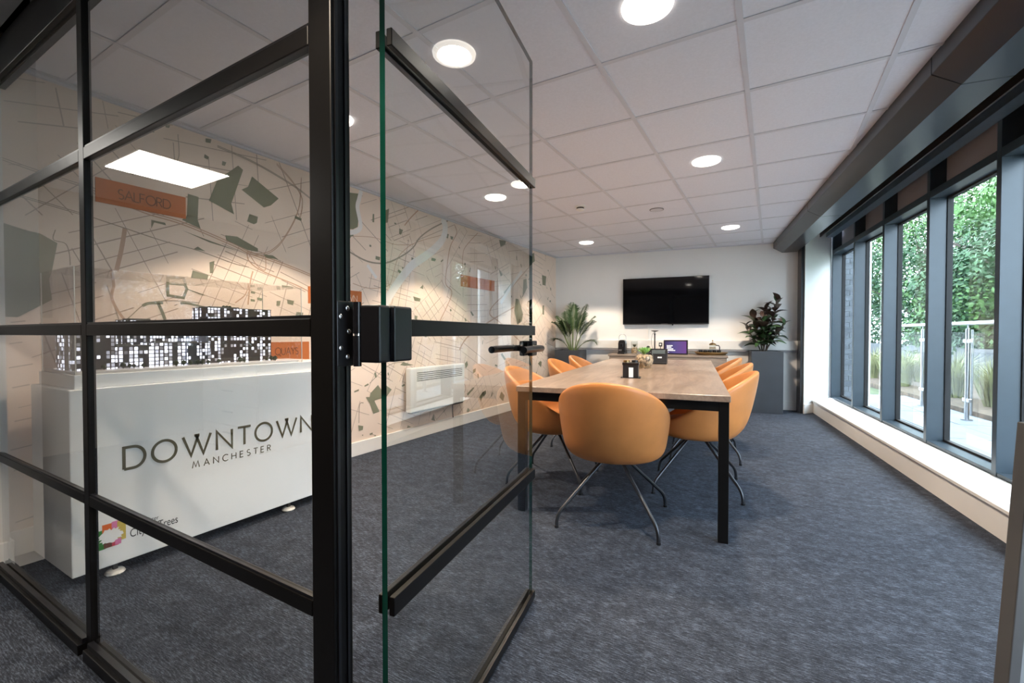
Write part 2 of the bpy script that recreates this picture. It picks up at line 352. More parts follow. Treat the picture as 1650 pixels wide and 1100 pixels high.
# --- ceiling: slab, tiles, exposed grid
room = [(XL, .57), (3, .57), (3, 9), (XL, 9)]
room = clip(room, -SA, CA, VF); room = clip(room, CA, SA, .972)
big = [(-3.2, .40), (3, .40), (3, 9), (-3.2, 9)]; big = clip(big, -SA, CA, VF + .14); big = clip(big, CA, SA, 1.99)
ceil = MB().prism(big, 2.42, 2.52).obj('ceiling', M['dark_void']); structure(ceil, 'suspended ceiling of square pale mineral tiles', 'ceiling')
GX = [-.70 + .58 * k for k in range(-6, 5)]; GY = [2.015 + .592 * k for k in range(-4, 11)]
nt_ = 0
for i in range(len(GX) - 1):
    for j in range(len(GY) - 1):
        q = [(GX[i] + .011, GY[j] + .011), (GX[i + 1] - .011, GY[j] + .011), (GX[i + 1] - .011, GY[j + 1] - .011), (GX[i] + .011, GY[j + 1] - .011)]
        q = clip(q, -1, 0, -XL); q = clip(q, 0, -1, -.57); q = clip(q, -SA, CA, VF) if q else q; q = clip(q, CA, SA, .972) if len(q) > 2 else q
        if len(q) < 3: continue
        ar = abs(sum(q[k][0] * q[(k + 1) % len(q)][1] - q[(k + 1) % len(q)][0] * q[k][1] for k in range(len(q)))) / 2
        if ar < .004: continue
        MB().prism(q, ZC + .004, ZC + .018).obj('ceiling_tile', M['tile'], ceil); nt_ += 1
for x in GX:
    q = [(x - .012, .0), (x + .012, .0), (x + .012, 9), (x - .012, 9)]
    q = clip(q, 0, -1, -.57); q = clip(q, -1, 0, -XL) if q else q; q = clip(q, -SA, CA, VF) if len(q) > 2 else q; q = clip(q, CA, SA, .972) if len(q) > 2 else q
    if len(q) > 2: MB().prism(q, ZC - .001, ZC + .030).obj('grid_rail', M['tee'], ceil)
for y in GY:
    for i in range(len(GX) - 1):
        q = [(GX[i] + .012, y - .012), (GX[i + 1] - .012, y - .012), (GX[i + 1] - .012, y + .012), (GX[i] + .012, y + .012)]
        q = clip(q, 0, -1, -.57); q = clip(q, -1, 0, -XL) if q else q; q = clip(q, -SA, CA, VF) if len(q) > 2 else q; q = clip(q, CA, SA, .972) if len(q) > 2 else q
        if len(q) > 2: MB().prism(q, ZC, ZC + .028).obj('cross_rail', M['tee'], ceil)
b = MB(); b.box(XL, XL + .022, .6, 6.70, ZC - .012, ZC + .004); b.obj('edge_angle', M['tee'], ceil)
b = MB(); b.prism([tuple(W(-2.10, VF - .02)[:2]), tuple(W(.97, VF - .02)[:2]), tuple(W(.97, VF)[:2]), tuple(W(-2.10, VF)[:2])], ZC - .008, ZC + .004); b.obj('edge_angle', M['tee'], ceil)
# --- lobby shell behind the camera
LW = mat('lobby_wall_paint', (.36, .32, .29), .6, var=.02, scale=3)
for nm, bx, lb in (('wall_lobby_left', (-5.42, -5.3, -3.3, .58, 0, 2.42), 'plain lobby side wall left of the camera'), ('wall_lobby_rear', (-5.3, 2.3, -3.42, -3.3, 0, 2.42), 'plain lobby wall behind the camera'),
                   ('wall_lobby_right', (1.62, 1.75, -3.3, .30, 0, 2.42), 'plain lobby side wall right of the camera'), ('wall_lobby_front', (-5.3, XL - .14, .43, .58, 0, 2.42), 'plain lobby wall beyond the left end of the partition')):
    b = MB(); b.box(*bx); structure(b.obj(nm, LW), lb, 'wall')
b = MB(); b.box(-5.3, 2.3, -3.3, .545, ZC, 2.42); structure(b.obj('ceiling_lobby', M['white_wall']), 'flat pale lobby ceiling in front of the partition', 'ceiling')
b = MB(); b.box(-5.3, 1.62, -3.3, -3.285, 0, .12); structure(b.obj('baseboard_lobby', M['white_trim']), 'white skirting along the lobby wall behind the camera', 'skirting')

# ================================================================== GLASS PARTITION
PF, PB, PT = .550, .593, .573
pt = empty('glass_partition', (0, 0, 0)); tag(pt, 'black framed glass partition with square panes in front of the white plinth', 'partition')
b = MB(); b.box(-.769, -.704, PF, PB, 0, 2.10); po = b.obj('post', M['black_frame'], pt, bevel=.003)
b = MB(); b.box(-.7045, -.7005, .557, .563, 0, 2.10); b.box(-.7045, -.7005, .578, .583, 0, 2.10); b.obj('seal_strip', M['black_satin'], po)
b = MB(); b.box(-1.926, -1.884, PF, PT, .035, 2.10); b.obj('mullion', M['black_frame'], pt, bevel=.002)
b = MB(); b.box(.268, .335, PF, PB, 0, 2.10); b.obj('post', M['black_frame'], pt, bevel=.003)
b = MB(); b.box(-2.897, 1.345, PF - .005, PB, 2.10, 2.192); b.obj('head_rail', M['black_frame'], pt, bevel=.002)
b = MB(); b.box(-2.897, 1.2, PF + .012, PB, 2.192, ZC); b.obj('head_packer', mat('dark_grey_packer', (.05, .05, .05), .5), pt)
BAYS = [(-2.897, -1.926), (-1.884, -.769), (.335, 1.345)]
for (x0, x1) in BAYS:
    b = MB(); b.box(x0, x1, PF - .022, PT + .01, 0, .035); br = b.obj('bottom_rail', M['black_frame'], pt, bevel=.002)
    b = MB(); b.box(x0, x1, PF - .010, PF + .006, .035, .050); b.obj('glazing_bead', M['black_satin'], br)
    prev = .035
    for (z0, z1) in ((.488, .520), (1.034, 1.070), (1.590, 1.628)):
        b = MB(); b.box(x0, x1, PF, PT, z0, z1); t_ = b.obj('transom', M['black_frame'], pt, bevel=.002)
        b = MB(); b.box(x0, x1, PF + .003, PF + .009, z1, z1 + .006); b.obj('glazing_bead', M['black_satin'], t_)
        b = MB(); b.box(x0, x1, .559, .566, prev, z0); b.obj('glass_pane', M['glass'], pt)
        prev = z1
    b = MB(); b.box(x0, x1, .559, .566, prev, 2.10); b.obj('glass_pane', M['glass'], pt)

# ================================================================== GLASS DOOR
dr = empty('door_1', (-.658, .632, 0), math.atan2(.906, -.151)); structure(dr, 'frameless glass door with black bars swung open into the room', 'door')
DWID = .918
b = MB()
b.box(0, DWID, -.0062, .0062, .014, 2.082); b.m = [1, 1, 0, 0, 1, 1]; 
b.obj('glass_pane', [M['door_glass'], M['glass_edge']], dr)
for z0, z1 in ((1.598, 1.632), (1.034, 1.070), (.480, .518), (.012, .040)):
    for s in (-1, 1):
        b = MB(); b.box(.004, DWID - .001, *( (-.019, -.0066) if s < 0 else (.0066, .019)), z0, z1); b.obj('door_bar', M['black_frame'], dr, bevel=.0015)
hg = empty('hinge', (0, 0, 0)); hg.parent = dr
b = MB(); b.box(-.004, .058, -.028, -.0066, .985, 1.094); b.box(-.004, .058, .0066, .028, .985, 1.094); b.box(-.040, -.004, -.020, .030, .985, 1.094)
b.obj('hinge_body', M['black_satin'], hg, bevel=.004)
b = MB(); b.lathe([(.0075, .978), (.0075, 1.036)], 14, (-.040, .030, 0)); b.obj('knuckle', M['black_satin'], hg, smooth=True)
b = MB(); b.lathe([(.0075, 1.040), (.0075, 1.100)], 14, (-.040, .030, 0)); b.obj('knuckle', M['black_satin'], hg, smooth=True)
b = MB(); b.lathe([(.006, 1.036), (.006, 1.040)], 12, (-.040, .030, 0)); b.obj('washer', M['screw'], hg, smooth=True)
# fixing plate sits on the post reveal
hp = MB().box(-.7035, -.7000, .557, .595, .978, 1.102).obj('hinge_plate', M['black_satin'], po, bevel=.002)
for (yy, zz) in ((.580, 1.088), (.5645, 1.072), (.583, 1.044), (.5645, 1.013), (.580, .996)):
    sc_ = MB(); sc_.lathe([(.0046, 0), (.0046, .0012), (.0036, .002), (.0014, .002), (.0012, .001)], 14); o = sc_.obj('screw', M['screw'], hp, smooth=True)
    o.location = (-.7000, yy, zz); o.rotation_euler = (0, R(90), 0)
# lever handles
hd = empty('handle', (0, 0, 0)); hd.parent = dr
for s in (-1, 1):
    b = MB(); b.box(.858, DWID + .001, *((-.026, -.0066) if s < 0 else (.0066, .026)), .956, 1.013); b.obj('lock_case', M['black_satin'], hd, bevel=.004)
    b = MB(); path = [(.882, s * .026, .985), (.882, s * .045, .985)] + [(.882 - .014 * math.sin(a), s * (.045 + .014 * (1 - math.cos(a))) , .985) for a in [R(q) for q in (20, 45, 70, 90)]] + [(.80, s * .060, .986), (.73, s * .060, .986), (.668, s * .058, .985)]
    b.tube(path, .012, 12); b.obj('lever', M['black_satin'], hd, smooth=True)
    b = MB(); b.tube([(.882, s * .026, .985), (.882, s * .032, .985)], .016, 16); b.obj('rose', M['black_satin'], hd, smooth=True)

# ================================================================== FLAT PRINT HELPERS (ribbons and stroke lettering)
def ribbon(b, pts, w, closed=False, x=0.0):
    """strip of constant width through 2-D points (Y, z), laid on plane X = x"""
    n = len(pts); P = [Vector((p[0], p[1])) for p in pts]; Lf = []; Rt = []
    for i in range(n):
        a = P[i - 1] if (i or closed) else P[i]; c = P[(i + 1) % n] if (i < n - 1 or closed) else P[i]
        t1 = (P[i] - a); t2 = (c - P[i])
        t1 = t1.normalized() if t1.length > 1e-9 else t2.normalized(); t2 = t2.normalized() if t2.length > 1e-9 else t1
        t = (t1 + t2); t = t.normalized() if t.length > 1e-6 else t1
        k = max(.45, t.dot(t1)); nn = Vector((-t.y, t.x)) * (w / 2 / k)
        Lf.append(P[i] + nn); Rt.append(P[i] - nn)
    o = len(b.v); b.v += [(x, p.x, p.y) for p in Lf] + [(x, p.x, p.y) for p in Rt]
    for i in range(n if closed else n - 1):
        j = (i + 1) % n; b.f.append((o + i, o + n + i, o + n + j, o + j)); b.m.append(b.cm)
def smoothline(pts, k=6):
    P = [Vector((p[0], p[1])) for p in pts]; out = []
    for i in range(len(P) - 1):
        p0, p1, p2, p3 = P[max(i - 1, 0)], P[i], P[i + 1], P[min(i + 2, len(P) - 1)]
        for s in range(k):
            t = s / k
            out.append(.5 * ((2 * p1) + (p2 - p0) * t + (2 * p0 - 5 * p1 + 4 * p2 - p3) * t * t + (3 * p1 - p0 - 3 * p2 + p3) * t ** 3))
    return out + [P[-1]]
def arc(cx, cy, rx, ry, a0, a1, n=18): return [(cx + rx * math.cos(R(a0 + (a1 - a0) * i / n)), cy + ry * math.sin(R(a0 + (a1 - a0) * i / n))) for i in range(n + 1)]
GLY = {  # (advance width, strokes) for cap height 1
    'D': (.86, [[(0, 0), (0, 1), (.32, 1)] + arc(.34, .5, .46, .5, 90, -90) + [(0, 0)]]),
    'O': (1.06, [arc(.5, .5, .5, .52, 0, 360, 32)]), 'Q': (1.06, [arc(.5, .5, .5, .52, 0, 360, 32), [(.5, .12), (1.02, -.2)]]),
    'W': (1.36, [[(0, 1), (.36, 0), (.70, .98)], [(.60, 1.0), (.94, 0), (1.30, 1)], [(.52, 1.0), (.76, 1.0)]]),
    'N': (.86, [[(0, 0), (0, 1), (.78, 0), (.78, 1)]]), 'T': (.74, [[(0, 1), (.72, 1)], [(.36, 1), (.36, 0)]]),
    'M': (1.1, [[(0, 0), (.2, 1), (.5, .15), (.8, 1), (1.0, 0)]]), 'A': (.86, [[(0, 0), (.4, 1), (.8, 0)], [(.16, .35), (.64, .35)]]),
    'C': (.86, [arc(.5, .5, .5, .52, 48, 312, 26)]), 'H': (.82, [[(0, 0), (0, 1)], [(.7, 0), (.7, 1)], [(0, .52), (.7, .52)]]),
    'E': (.62, [[(.52, 1), (0, 1), (0, 0), (.52, 0)], [(0, .52), (.46, .52)]]), 'S': (.58, [arc(.26, .745, .24, .255, 40, 262, 14) + arc(.26, .245, .26, .25, 82, -140, 14)]),
    'R': (.66, [[(0, 0), (0, 1), (.28, 1)] + arc(.28, .76, .25, .24, 90, -90, 12) + [(0, .52)], [(.26, .52), (.58, 0)]]),
    'L': (.54, [[(0, 1), (0, 0), (.48, 0)]]), 'F': (.58, [[(.5, 1), (0, 1), (0, 0)], [(0, .52), (.44, .52)]]),
    'U': (.84, [[(0, 1), (0, .36)] + arc(.36, .36, .36, .36, 180, 360, 14) + [(.72, 1)]]), 'Y': (.76, [[(0, 1), (.36, .5), (.72, 1)], [(.36, .5), (.36, 0)]]), ' ': (.5, [])}
def stroke_text(b, text, y0, z0, width, cap, sw, x):
    """lay text so that it spans `width` from (y0, z0)"""
    adv = sum(GLY[c][0] for c in text); gaps = len(text) - 1
    xs = min(1.0, width / (adv * cap * 1.06)); natural = adv * cap * xs; sp = (width - natural) / gaps if gaps else 0
    y = y0
    for c in text:
        a, st = GLY[c]
        for s in st: ribbon(b, [(y + p[0] * cap * xs, z0 + p[1] * cap) for p in s], sw, False, x)
        y += a * cap * xs + sp
def font_text(name, body, size, material, parent, loc, rot, ext=0.0):
    cu = bpy.data.curves.new(name, 'FONT'); cu.body = body; cu.size = size; cu.extrude = ext; cu.materials.append(material)
    tmp = bpy.data.objects.new(name + '_tmp', cu); COL.objects.link(tmp)
    dg = bpy.context.evaluated_depsgraph_get(); me = bpy.data.meshes.new_from_object(tmp.evaluated_get(dg))
    bpy.data.objects.remove(tmp); bpy.data.curves.remove(cu)
    o = bpy.data.objects.new(name, me); COL.objects.link(o); o.parent = parent; o.location = loc; o.rotation_euler = rot
    return o

# ================================================================== MAP MURAL (flat print on the left wall)
def wp(pt, s, ox, oy): p = on_x(ox + pt[0] / s, oy + pt[1] / s, XL); return (p.y, p.z)
R1, R2, R6, R7 = (3.142, 0, 0), (3.142, 0, 300), (4.075, 480, 260), (4.075, 480, 480)
def inwall(p): return .6 < p[0] < 6.68 and .125 < p[1] < ZC - .012
# minor streets: districts of parallel streets, each clipped to its own cell
rnd = random.Random(11)
seeds = []
for i in range(13):
    for j in range(4):
        seeds.append((.6 + i * .49 + rnd.uniform(-.2, .2), .25 + j * .58 + rnd.uniform(-.24, .24), rnd.choice([-.35, -.22, -.5, .15, .5, -.8]) + rnd.uniform(-.1, .1), rnd.uniform(.055, .12)))
bR = MB()
def seg_clip(p, q, k):
    t0, t1 = 0.0, 1.0; d = (q[0] - p[0], q[1] - p[1]); s = seeds[k]
    H_ = [(1, 0, 6.66), (-1, 0, -.62), (0, 1, ZC - .015), (0, -1, -.13)]
    for m, o in enumerate(seeds):
        if m == k or abs(o[0] - s[0]) > 1.4: continue
        a, c = o[0] - s[0], o[1] - s[1]; H_.append((a, c, (o[0] ** 2 + o[1] ** 2 - s[0] ** 2 - s[1] ** 2) / 2))
    for a, c, e in H_:
        den = a * d[0] + c * d[1]; num = e - a * p[0] - c * p[1]
        if abs(den) < 1e-9:
            if num < 0: return None
        elif den > 0: t1 = min(t1, num / den)
        else: t0 = max(t0, num / den)
    if t1 - t0 < .01: return None
    return (p[0] + d[0] * t0, p[1] + d[1] * t0), (p[0] + d[0] * t1, p[1] + d[1] * t1)
for k, (sy, sz, a, gap) in enumerate(seeds):
    for turn in (0, 1):
        ang = a + turn * (math.pi / 2 + rnd.uniform(-.15, .15)); dv = (math.cos(ang), math.sin(ang)); nv = (-dv[1], dv[0]); g = gap * (1 if turn == 0 else rnd.uniform(1.3, 2.4))
        for m in range(-7, 8):
            off = m * g + rnd.uniform(-.02, .02)
            if rnd.random() < .15: continue
            c = (sy + nv[0] * off, sz + nv[1] * off); r = seg_clip((c[0] - dv[0], c[1] - dv[1]), (c[0] + dv[0], c[1] + dv[1]), k)
            if not r: continue
            (p, q) = r; t0, t1 = (rnd.uniform(0, .35), rnd.uniform(.65, 1)) if rnd.random() < .6 else (0, 1)
            ribbon(bR, [(p[0] + (q[0] - p[0]) * t0, p[1] + (q[1] - p[1]) * t0), (p[0] + (q[0] - p[0]) * t1, p[1] + (q[1] - p[1]) * t1)], rnd.choice([.0034, .0046, .0060]), False, XL + .0008)
tag(bR.obj('map_streets', M['m_road'], wl, fix=False), 'fine brown street lines printed on the map')
bM = MB(); bT = MB(); bP = MB(); bV = MB()
def poly(b, reg, pts, x):
    q = [wp(p, *reg) for p in pts]; q = [(min(max(a, .6), 6.66), min(max(c, .122), ZC - .013)) for a, c in q]
    o = len(b.v); b.v += [(x, a, c) for a, c in q]; b.f.append(tuple(range(o, o + len(q)))); b.m.append(0)
def line(b, reg, pts, w, x, double=0.0):
    q = smoothline([wp(p, *reg) for p in pts]); q = [(min(max(a, .6), 6.66), min(max(c, .122), ZC - .013)) for a, c in q]
    if double:
        for s in (-1, 1): ribbon(b, [(p[0], p[1] + s * double) for p in q], w, False, x)
    else: ribbon(b, q, w, False, x)
XM, XT, XP, XV = XL + .0012, XL + .0016, XL + .0020, XL + .0024
line(bM, R2, [(440, 0), (720, 125), (930, 190), (1190, 300), (1260, 335), (1420, 390), (1570, 450), (1720, 520)], .007, XM, .007)
line(bT, R2, [(445, 150), (640, 215), (820, 275), (1000, 325), (1180, 390), (1260, 410)], .005, XT)
line(bT, R2, [(0, 20), (240, 90), (445, 150)], .004, XT, .004)
line(bM, R2, [(632, 212), (625, 260), (610, 340), (588, 430)], .020, XM)
line(bM, R2, [(565, 440), (575, 500), (565, 560), (590, 620), (640, 690), (690, 760)], .013, XM)
line(bT, R2, [(500, 730), (630, 680), (720, 605), (790, 583), (900, 580), (1010, 590)], .005, XT)
line(bM, R2, [(1525, -40), (1510, 120), (1440, 260), (1370, 330), (1300, 345), (1250, 335)], .005, XM, .006)
line(bM, R2, [(1250, 335), (1262, 380), (1330, 430), (1500, 500), (1575, 540)], .008, XM)
line(bM, R2, [(1262, 345), (1300, 400), (1340, 425), (1345, 380), (1340, 340)], .006, XM)
line(bM, R2, [(1280, 430), (1268, 480), (1255, 600)], .010, XM)
line(bM, R2, [(1190, 590), (1240, 550), (1258, 500)], .007, XM)
line(bT, R2, [(280, 220), (270, 270), (330, 290), (350, 340), (355, 400)], .004, XT)
line(bT, R1, [(0, 800), (200, 870), (480, 960), (700, 1030), (830, 1085)], .004, XT, .005)
line(bT, R1, [(1100, 740), (1300, 830), (1500, 950), (1600, 1030)], .005, XT, .004)
line(bM, R1, [(1400, 830), (1480, 920), (1530, 1010), (1520, 1100)], .005, XM, .005)
line(bT, R1, [(900, 680), (905, 790), (880, 830)], .004, XT)
line(bT, R6, [(300, 570), (430, 645), (520, 668), (600, 660), (700, 610), (760, 560), (800, 500), (880, 440), (985, 388)], .014, XT)
line(bM, R6, [(360, 800), (450, 830), (540, 830), (600, 810), (620, 760), (650, 650), (690, 590), (780, 530), (960, 480)], .006, XM)
line(bM, R6, [(590, 780), (620, 900), (600, 960)], .006, XM); line(bM, R6, [(1180, 470), (1100, 560), (1082, 620), (1080, 690)], .010, XM)
line(bM, R6, [(1030, 420), (1042, 470), (1000, 560), (980, 680), (970, 800), (1010, 870), (930, 1050)], .012, XM)
line(bM, R6, [(1520, 690), (1400, 830), (1260, 980), (1330, 1060), (1480, 1200)], .016, XM); line(bM, R6, [(360, 490), (500, 500), (640, 545), (760, 545)], .005, XM)
line(bM, R6, [(700, 420), (740, 370), (790, 320)], .012, XM); line(bT, R6, [(1300, 690), (1330, 720), (1400, 800)], .006, XT)
line(bM, R7, [(435, 230), (410, 320), (370, 400)], .006, XM, .008); line(bM, R7, [(730, 170), (860, 190), (1000, 170)], .010, XM)
line(bT, R7, [(400, 820), (405, 700), (430, 688)], .007, XT); line(bT, R7, [(470, 560), (600, 440), (700, 420)], .006, XT)
line(bM, R7, [(1060, 340), (1120, 250), (1280, 140), (1420, 60)], .018, XM); line(bT, R7, [(1075, 530), (1100, 600), (1045, 700)], .008, XT)
line(bV, R6, [(415, 190), (400, 250), (390, 300), (405, 380), (410, 430), (385, 458), (340, 468)], .040, XV)
line(bV, R6, [(940, 365), (965, 420), (955, 500), (900, 570), (830, 625), (750, 680), (690, 750), (640, 820), (590, 900), (540, 1000)], .085, XV)
line(bV, R6, [(455, 680), (490, 730), (515, 765)], .03, XV); line(bV, R6, [(1470, 720), (1400, 820), (1330, 930)], .05, XV)
for reg, pts in (
    (R2, [(0, 180), (140, 225), (200, 238), (290, 288), (262, 430), (248, 470), (262, 575), (90, 662), (0, 660)]), (R2, [(950, 38), (1005, 55), (1000, 170), (1015, 215), (920, 170), (945, 150)]),
    (R1, [(1205, 838), (1230, 860), (1195, 960), (1170, 1030), (1185, 1085), (1057, 1015), (1100, 910)]), (R1, [(1275, 893), (1410, 1005), (1370, 1040), (1335, 1050), (1222, 960), (1255, 945)]),
    (R2, [(1262, 140), (1305, 155), (1300, 185), (1285, 192), (1250, 178)]), (R2, [(1140, 248), (1200, 255), (1305, 315), (1305, 332), (1250, 322), (1145, 272)]), (R2, [(1330, 345), (1380, 350), (1408, 370), (1350, 362)]),
    (R2, [(980, 318), (1000, 305), (1040, 330)]), (R2, [(975, 425), (1055, 450), (1048, 475), (965, 465)]), (R2, [(1060, 385), (1085, 378), (1078, 440), (1062, 440)]), (R2, [(1452, 572), (1488, 580), (1483, 602), (1455, 595)]),
    (R2, [(1425, 500), (1490, 510), (1430, 515)]), (R2, [(765, 170), (835, 185), (840, 198), (780, 183), (765, 215)]), (R2, [(920, 222), (1060, 275), (1205, 328), (1060, 284)]), (R2, [(1270, 530), (1292, 534), (1290, 545), (1268, 541)]),
    (R2, [(1302, 562), (1328, 568), (1322, 580), (1300, 573)]), (R2, [(1400, 580), (1420, 580), (1415, 606), (1398, 605)]), (R2, [(1500, 636), (1535, 640), (1530, 664), (1496, 660)]), (R2, [(1268, 570), (1290, 574), (1290, 584), (1268, 582)]),
    (R1, [(1040, 700), (1070, 705), (1065, 725), (1040, 720)]), (R1, [(1035, 780), (1058, 795), (1050, 808), (1032, 798)]), (R1, [(1125, 815), (1145, 822), (1138, 840), (1122, 836)]), (R1, [(735, 650), (780, 640), (780, 672), (740, 665)]), (R1, [(835, 632), (862, 634), (855, 648), (838, 645)]),
    (R6, [(300, 200), (398, 212), (383, 300), (396, 385), (392, 430), (360, 446), (300, 440)]), (R6, [(510, 620), (540, 628), (536, 650), (508, 642)]), (R6, [(745, 628), (765, 640), (758, 656), (744, 646)]), (R6, [(878, 632), (906, 640), (900, 656), (874, 650)]),
    (R6, [(755, 885), (805, 900), (800, 920), (765, 915)]), (R6, [(800, 830), (820, 810), (822, 838)]), (R6, [(575, 320), (598, 310), (590, 400), (572, 405)]), (R6, [(664, 440), (690, 450), (675, 482), (664, 476)]), (R6, [(1320, 515), (1365, 510), (1360, 545), (1330, 560)]),
    (R6, [(1318, 705), (1345, 745), (1330, 755)]), (R6, [(1350, 860), (1400, 800), (1395, 840), (1362, 880)]), (R6, [(1430, 900), (1450, 905), (1478, 1000), (1470, 1050), (1440, 1070), (1420, 980)]), (R6, [(1480, 775), (1500, 770), (1505, 830), (1475, 890)]),
    (R6, [(1530, 610), (1550, 600), (1555, 655), (1535, 670)]), (R6, [(1602, 745), (1630, 755), (1625, 815), (1605, 810)]), (R6, [(1605, 945), (1616, 945), (1616, 1005), (1605, 1005)]), (R6, [(970, 470), (990, 478), (985, 505), (968, 500)]), (R6, [(1000, 490), (1020, 495), (1015, 515), (1003, 510)]),
    (R6, [(490, 345), (500, 345), (500, 400), (488, 398)]), (R6, [(1130, 985), (1140, 985), (1155, 1010), (1145, 1015)]), (R6, [(765, 1010), (785, 1015), (780, 1040), (765, 1035)]),
    (R7, [(445, 650), (470, 650), (475, 625), (525, 570), (545, 600), (560, 560), (615, 600), (580, 650), (500, 672), (535, 745), (495, 760), (470, 690)]), (R7, [(395, 835), (428, 840), (425, 865), (400, 872)]), (R7, [(890, 760), (900, 810), (875, 800)]), (R7, [(720, 835), (745, 850), (715, 865)]),
    (R7, [(1335, 612), (1356, 640), (1346, 678), (1322, 650)]), (R7, [(1108, 630), (1150, 585), (1158, 592), (1115, 640)]), (R7, [(1190, 650), (1212, 615), (1222, 622), (1200, 680)]), (R7, [(1210, 620), (1232, 605), (1236, 625), (1218, 650)]), (R7, [(1115, 720), (1130, 735), (1118, 755), (1106, 745)]),
    (R7, [(1095, 430), (1110, 412), (1116, 440), (1100, 465)]), (R7, [(1150, 470), (1168, 460), (1165, 485), (1148, 495)]), (R7, [(670, 440), (690, 420), (760, 440), (700, 445)]), (R7, [(370, 610), (400, 598), (398, 610), (368, 620)]), (R7, [(435, 575), (460, 560), (465, 570), (438, 582)]), (R7, [(1575, 430), (1592, 412), (1600, 420), (1596, 455)]),
    (R7, [(500, 490), (512, 488), (518, 520), (506, 524)]), (R7, [(470, 890), (490, 882), (490, 892), (472, 900)]), (R7, [(495, 905), (512, 898), (510, 908)]), (R7, [(418, 898), (428, 896), (426, 906)]), (R7, [(1340, 360), (1365, 400), (1355, 408), (1332, 372)])): poly(bP, reg, pts, XP)
for cy_, cz_ in [(rnd.uniform(2.0, 6.5), rnd.uniform(.2, 2.1)) for _ in range(70)]:
    a = rnd.uniform(0, 3); l_, w_ = rnd.uniform(.008, .03), rnd.uniform(.006, .014); ca_, sa_ = math.cos(a), math.sin(a); o = len(bP.v)
    for (i, j) in ((-1, -1), (1, -1), (1, 1), (-1, 1)): bP.v.append((XP, cy_ + i * l_ * ca_ - j * w_ * sa_, cz_ + i * l_ * sa_ + j * w_ * ca_))
    bP.f.append((o, o + 1, o + 2, o + 3)); bP.m.append(0)
ribbon(bP, [wp(p, *R2) for p in ((848, 490), (935, 498), (945, 520), (928, 565), (850, 552))], .015, True, XP)
line(bP, R2, [(720, 605), (755, 592), (825, 590)], .016, XP); line(bP, R2, [(800, 592), (822, 640), (835, 675)], .016, XP); line(bP, R2, [(912, 592), (960, 594), (1035, 615)], .014, XP); line(bP, R2, [(945, 520), (1035, 552)], .006, XP)
tag(bM.obj('map_roads', M['m_major'], wl, fix=False), 'reddish main roads printed on the map'); tag(bT.obj('map_railways', M['m_rail'], wl, fix=False), 'dark railway lines printed on the map')
tag(bP.obj('map_parks', M['m_park'], wl, fix=False), 'grey-green park shapes printed on the map'); tag(bV.obj('map_river', M['m_river'], wl, fix=False), 'pale winding river printed on the map')
XB = XL + .004
for (y0, y1, z0, z1, txt, ty, tw, cap, tm) in ((.938, 1.354, 1.730, 1.858, 'SALFORD', 1.032, .245, .050, 'm_text'), (2.172, 2.686, 1.272, 1.402, 'DOWNTOWN', 2.24, .40, .050, 'm_text_w'),
                                               (1.80, 2.176, .846, .980, 'QUAYS', 1.906, .180, .050, 'm_text'), (4.11, 4.82, 1.578, 1.710, None, 0, 0, 0, None)):
    b = MB(); b.box(XL + .0005, XB, y0, y1, z0, z1); lb = b.obj('map_label', M['m_label'], wl); lb['label'] = 'orange place-name label printed on the map'
    if txt:
        b = MB(); stroke_text(b, txt, ty, (z0 + z1) / 2 - cap / 2, tw, cap, .0056, XB + .0008); b.obj('label_lettering', M[tm], lb, fix=False)

# ================================================================== CONVECTOR HEATER
ht = empty('convector_heater', (XL + .006, 3.19, .28)); tag(ht, 'white panel convector heater mounted low on the map wall', 'heater')
HW, HH = .87, .43
b = MB(); b.box(.018, .085, 0, HW, 0, HH); body = b.obj('heater_body', M['heater'], ht, bevel=.012)
for y_ in (.12, HW - .16): b = MB(); b.box(.001, .018, y_, y_ + .04, .08, HH - .06); b.obj('wall_bracket', M['screw'], ht)
for k in range(5):
    b = MB(); b.box(.0835, .0865, .09, HW - .05, HH - .055 - k * .019, HH - .055 - k * .019 + .006); b.obj('grille_slot', M['slot'], body)
b = MB(); b.box(.03, .075, .02, HW - .02, -.010, .0); b.obj('heater_base', M['slot'], ht)
b = MB(); b.tube([(.012, HW - .13, .0), (.012, HW - .13, -.10), (.012, HW - .12, -.165)], .006, 8); b.obj('power_cable', M['black_plastic'], ht, smooth=True)

# ================================================================== DISPLAY PLINTH
PX1, PX0, PY0, PY1, PZ0, PZ1 = -2.430, -2.90, .654, 1.900, .050, .812
pl = empty('display_plinth', (0, 0, 0)); tag(pl, 'white gloss display plinth on disc feet with bronze DOWNTOWN lettering', 'plinth')
b = MB(); b.box(PX0, PX1, PY0, PY1, PZ0, PZ1); b.obj('plinth_body', M['plinth'], pl, bevel=.004)
b = MB(); b.box(PX0 + .02, PX1 - .022, PY0 + .022, PY1 - .02, PZ1, PZ1 + .058); b.obj('plinth_step', M['plinth'], pl, bevel=.003)
for cx_ in (PX1 - .03, PX0 + .05):
    for cy_ in (.80, 1.607):
        b = MB(); b.lathe([(.030, 0), (.036, .006), (.030, .016), (.012, .020)], 22, (cx_, cy_, 0)); cs = b.obj('foot_disc', M['white_trim'], pl, smooth=True)
        b = MB(); b.box(cx_ - .008, cx_ + .008, cy_ - .008, cy_ + .008, .018, .052); b.obj('foot_stem', M['slot'], cs)
b = MB(); stroke_text(b, 'DOWNTOWN', .826, .450, .925, .094, .0125, PX1 + .0015); tag(b.obj('lettering', M['letter'], pl, fix=False), 'large olive-bronze DOWNTOWN lettering')
b = MB(); stroke_text(b, 'MANCHESTER', 1.090, .386, .395, .031, .0046, PX1 + .0015); tag(b.obj('lettering', M['letter'], pl, fix=False), 'small MANCHESTER lettering')
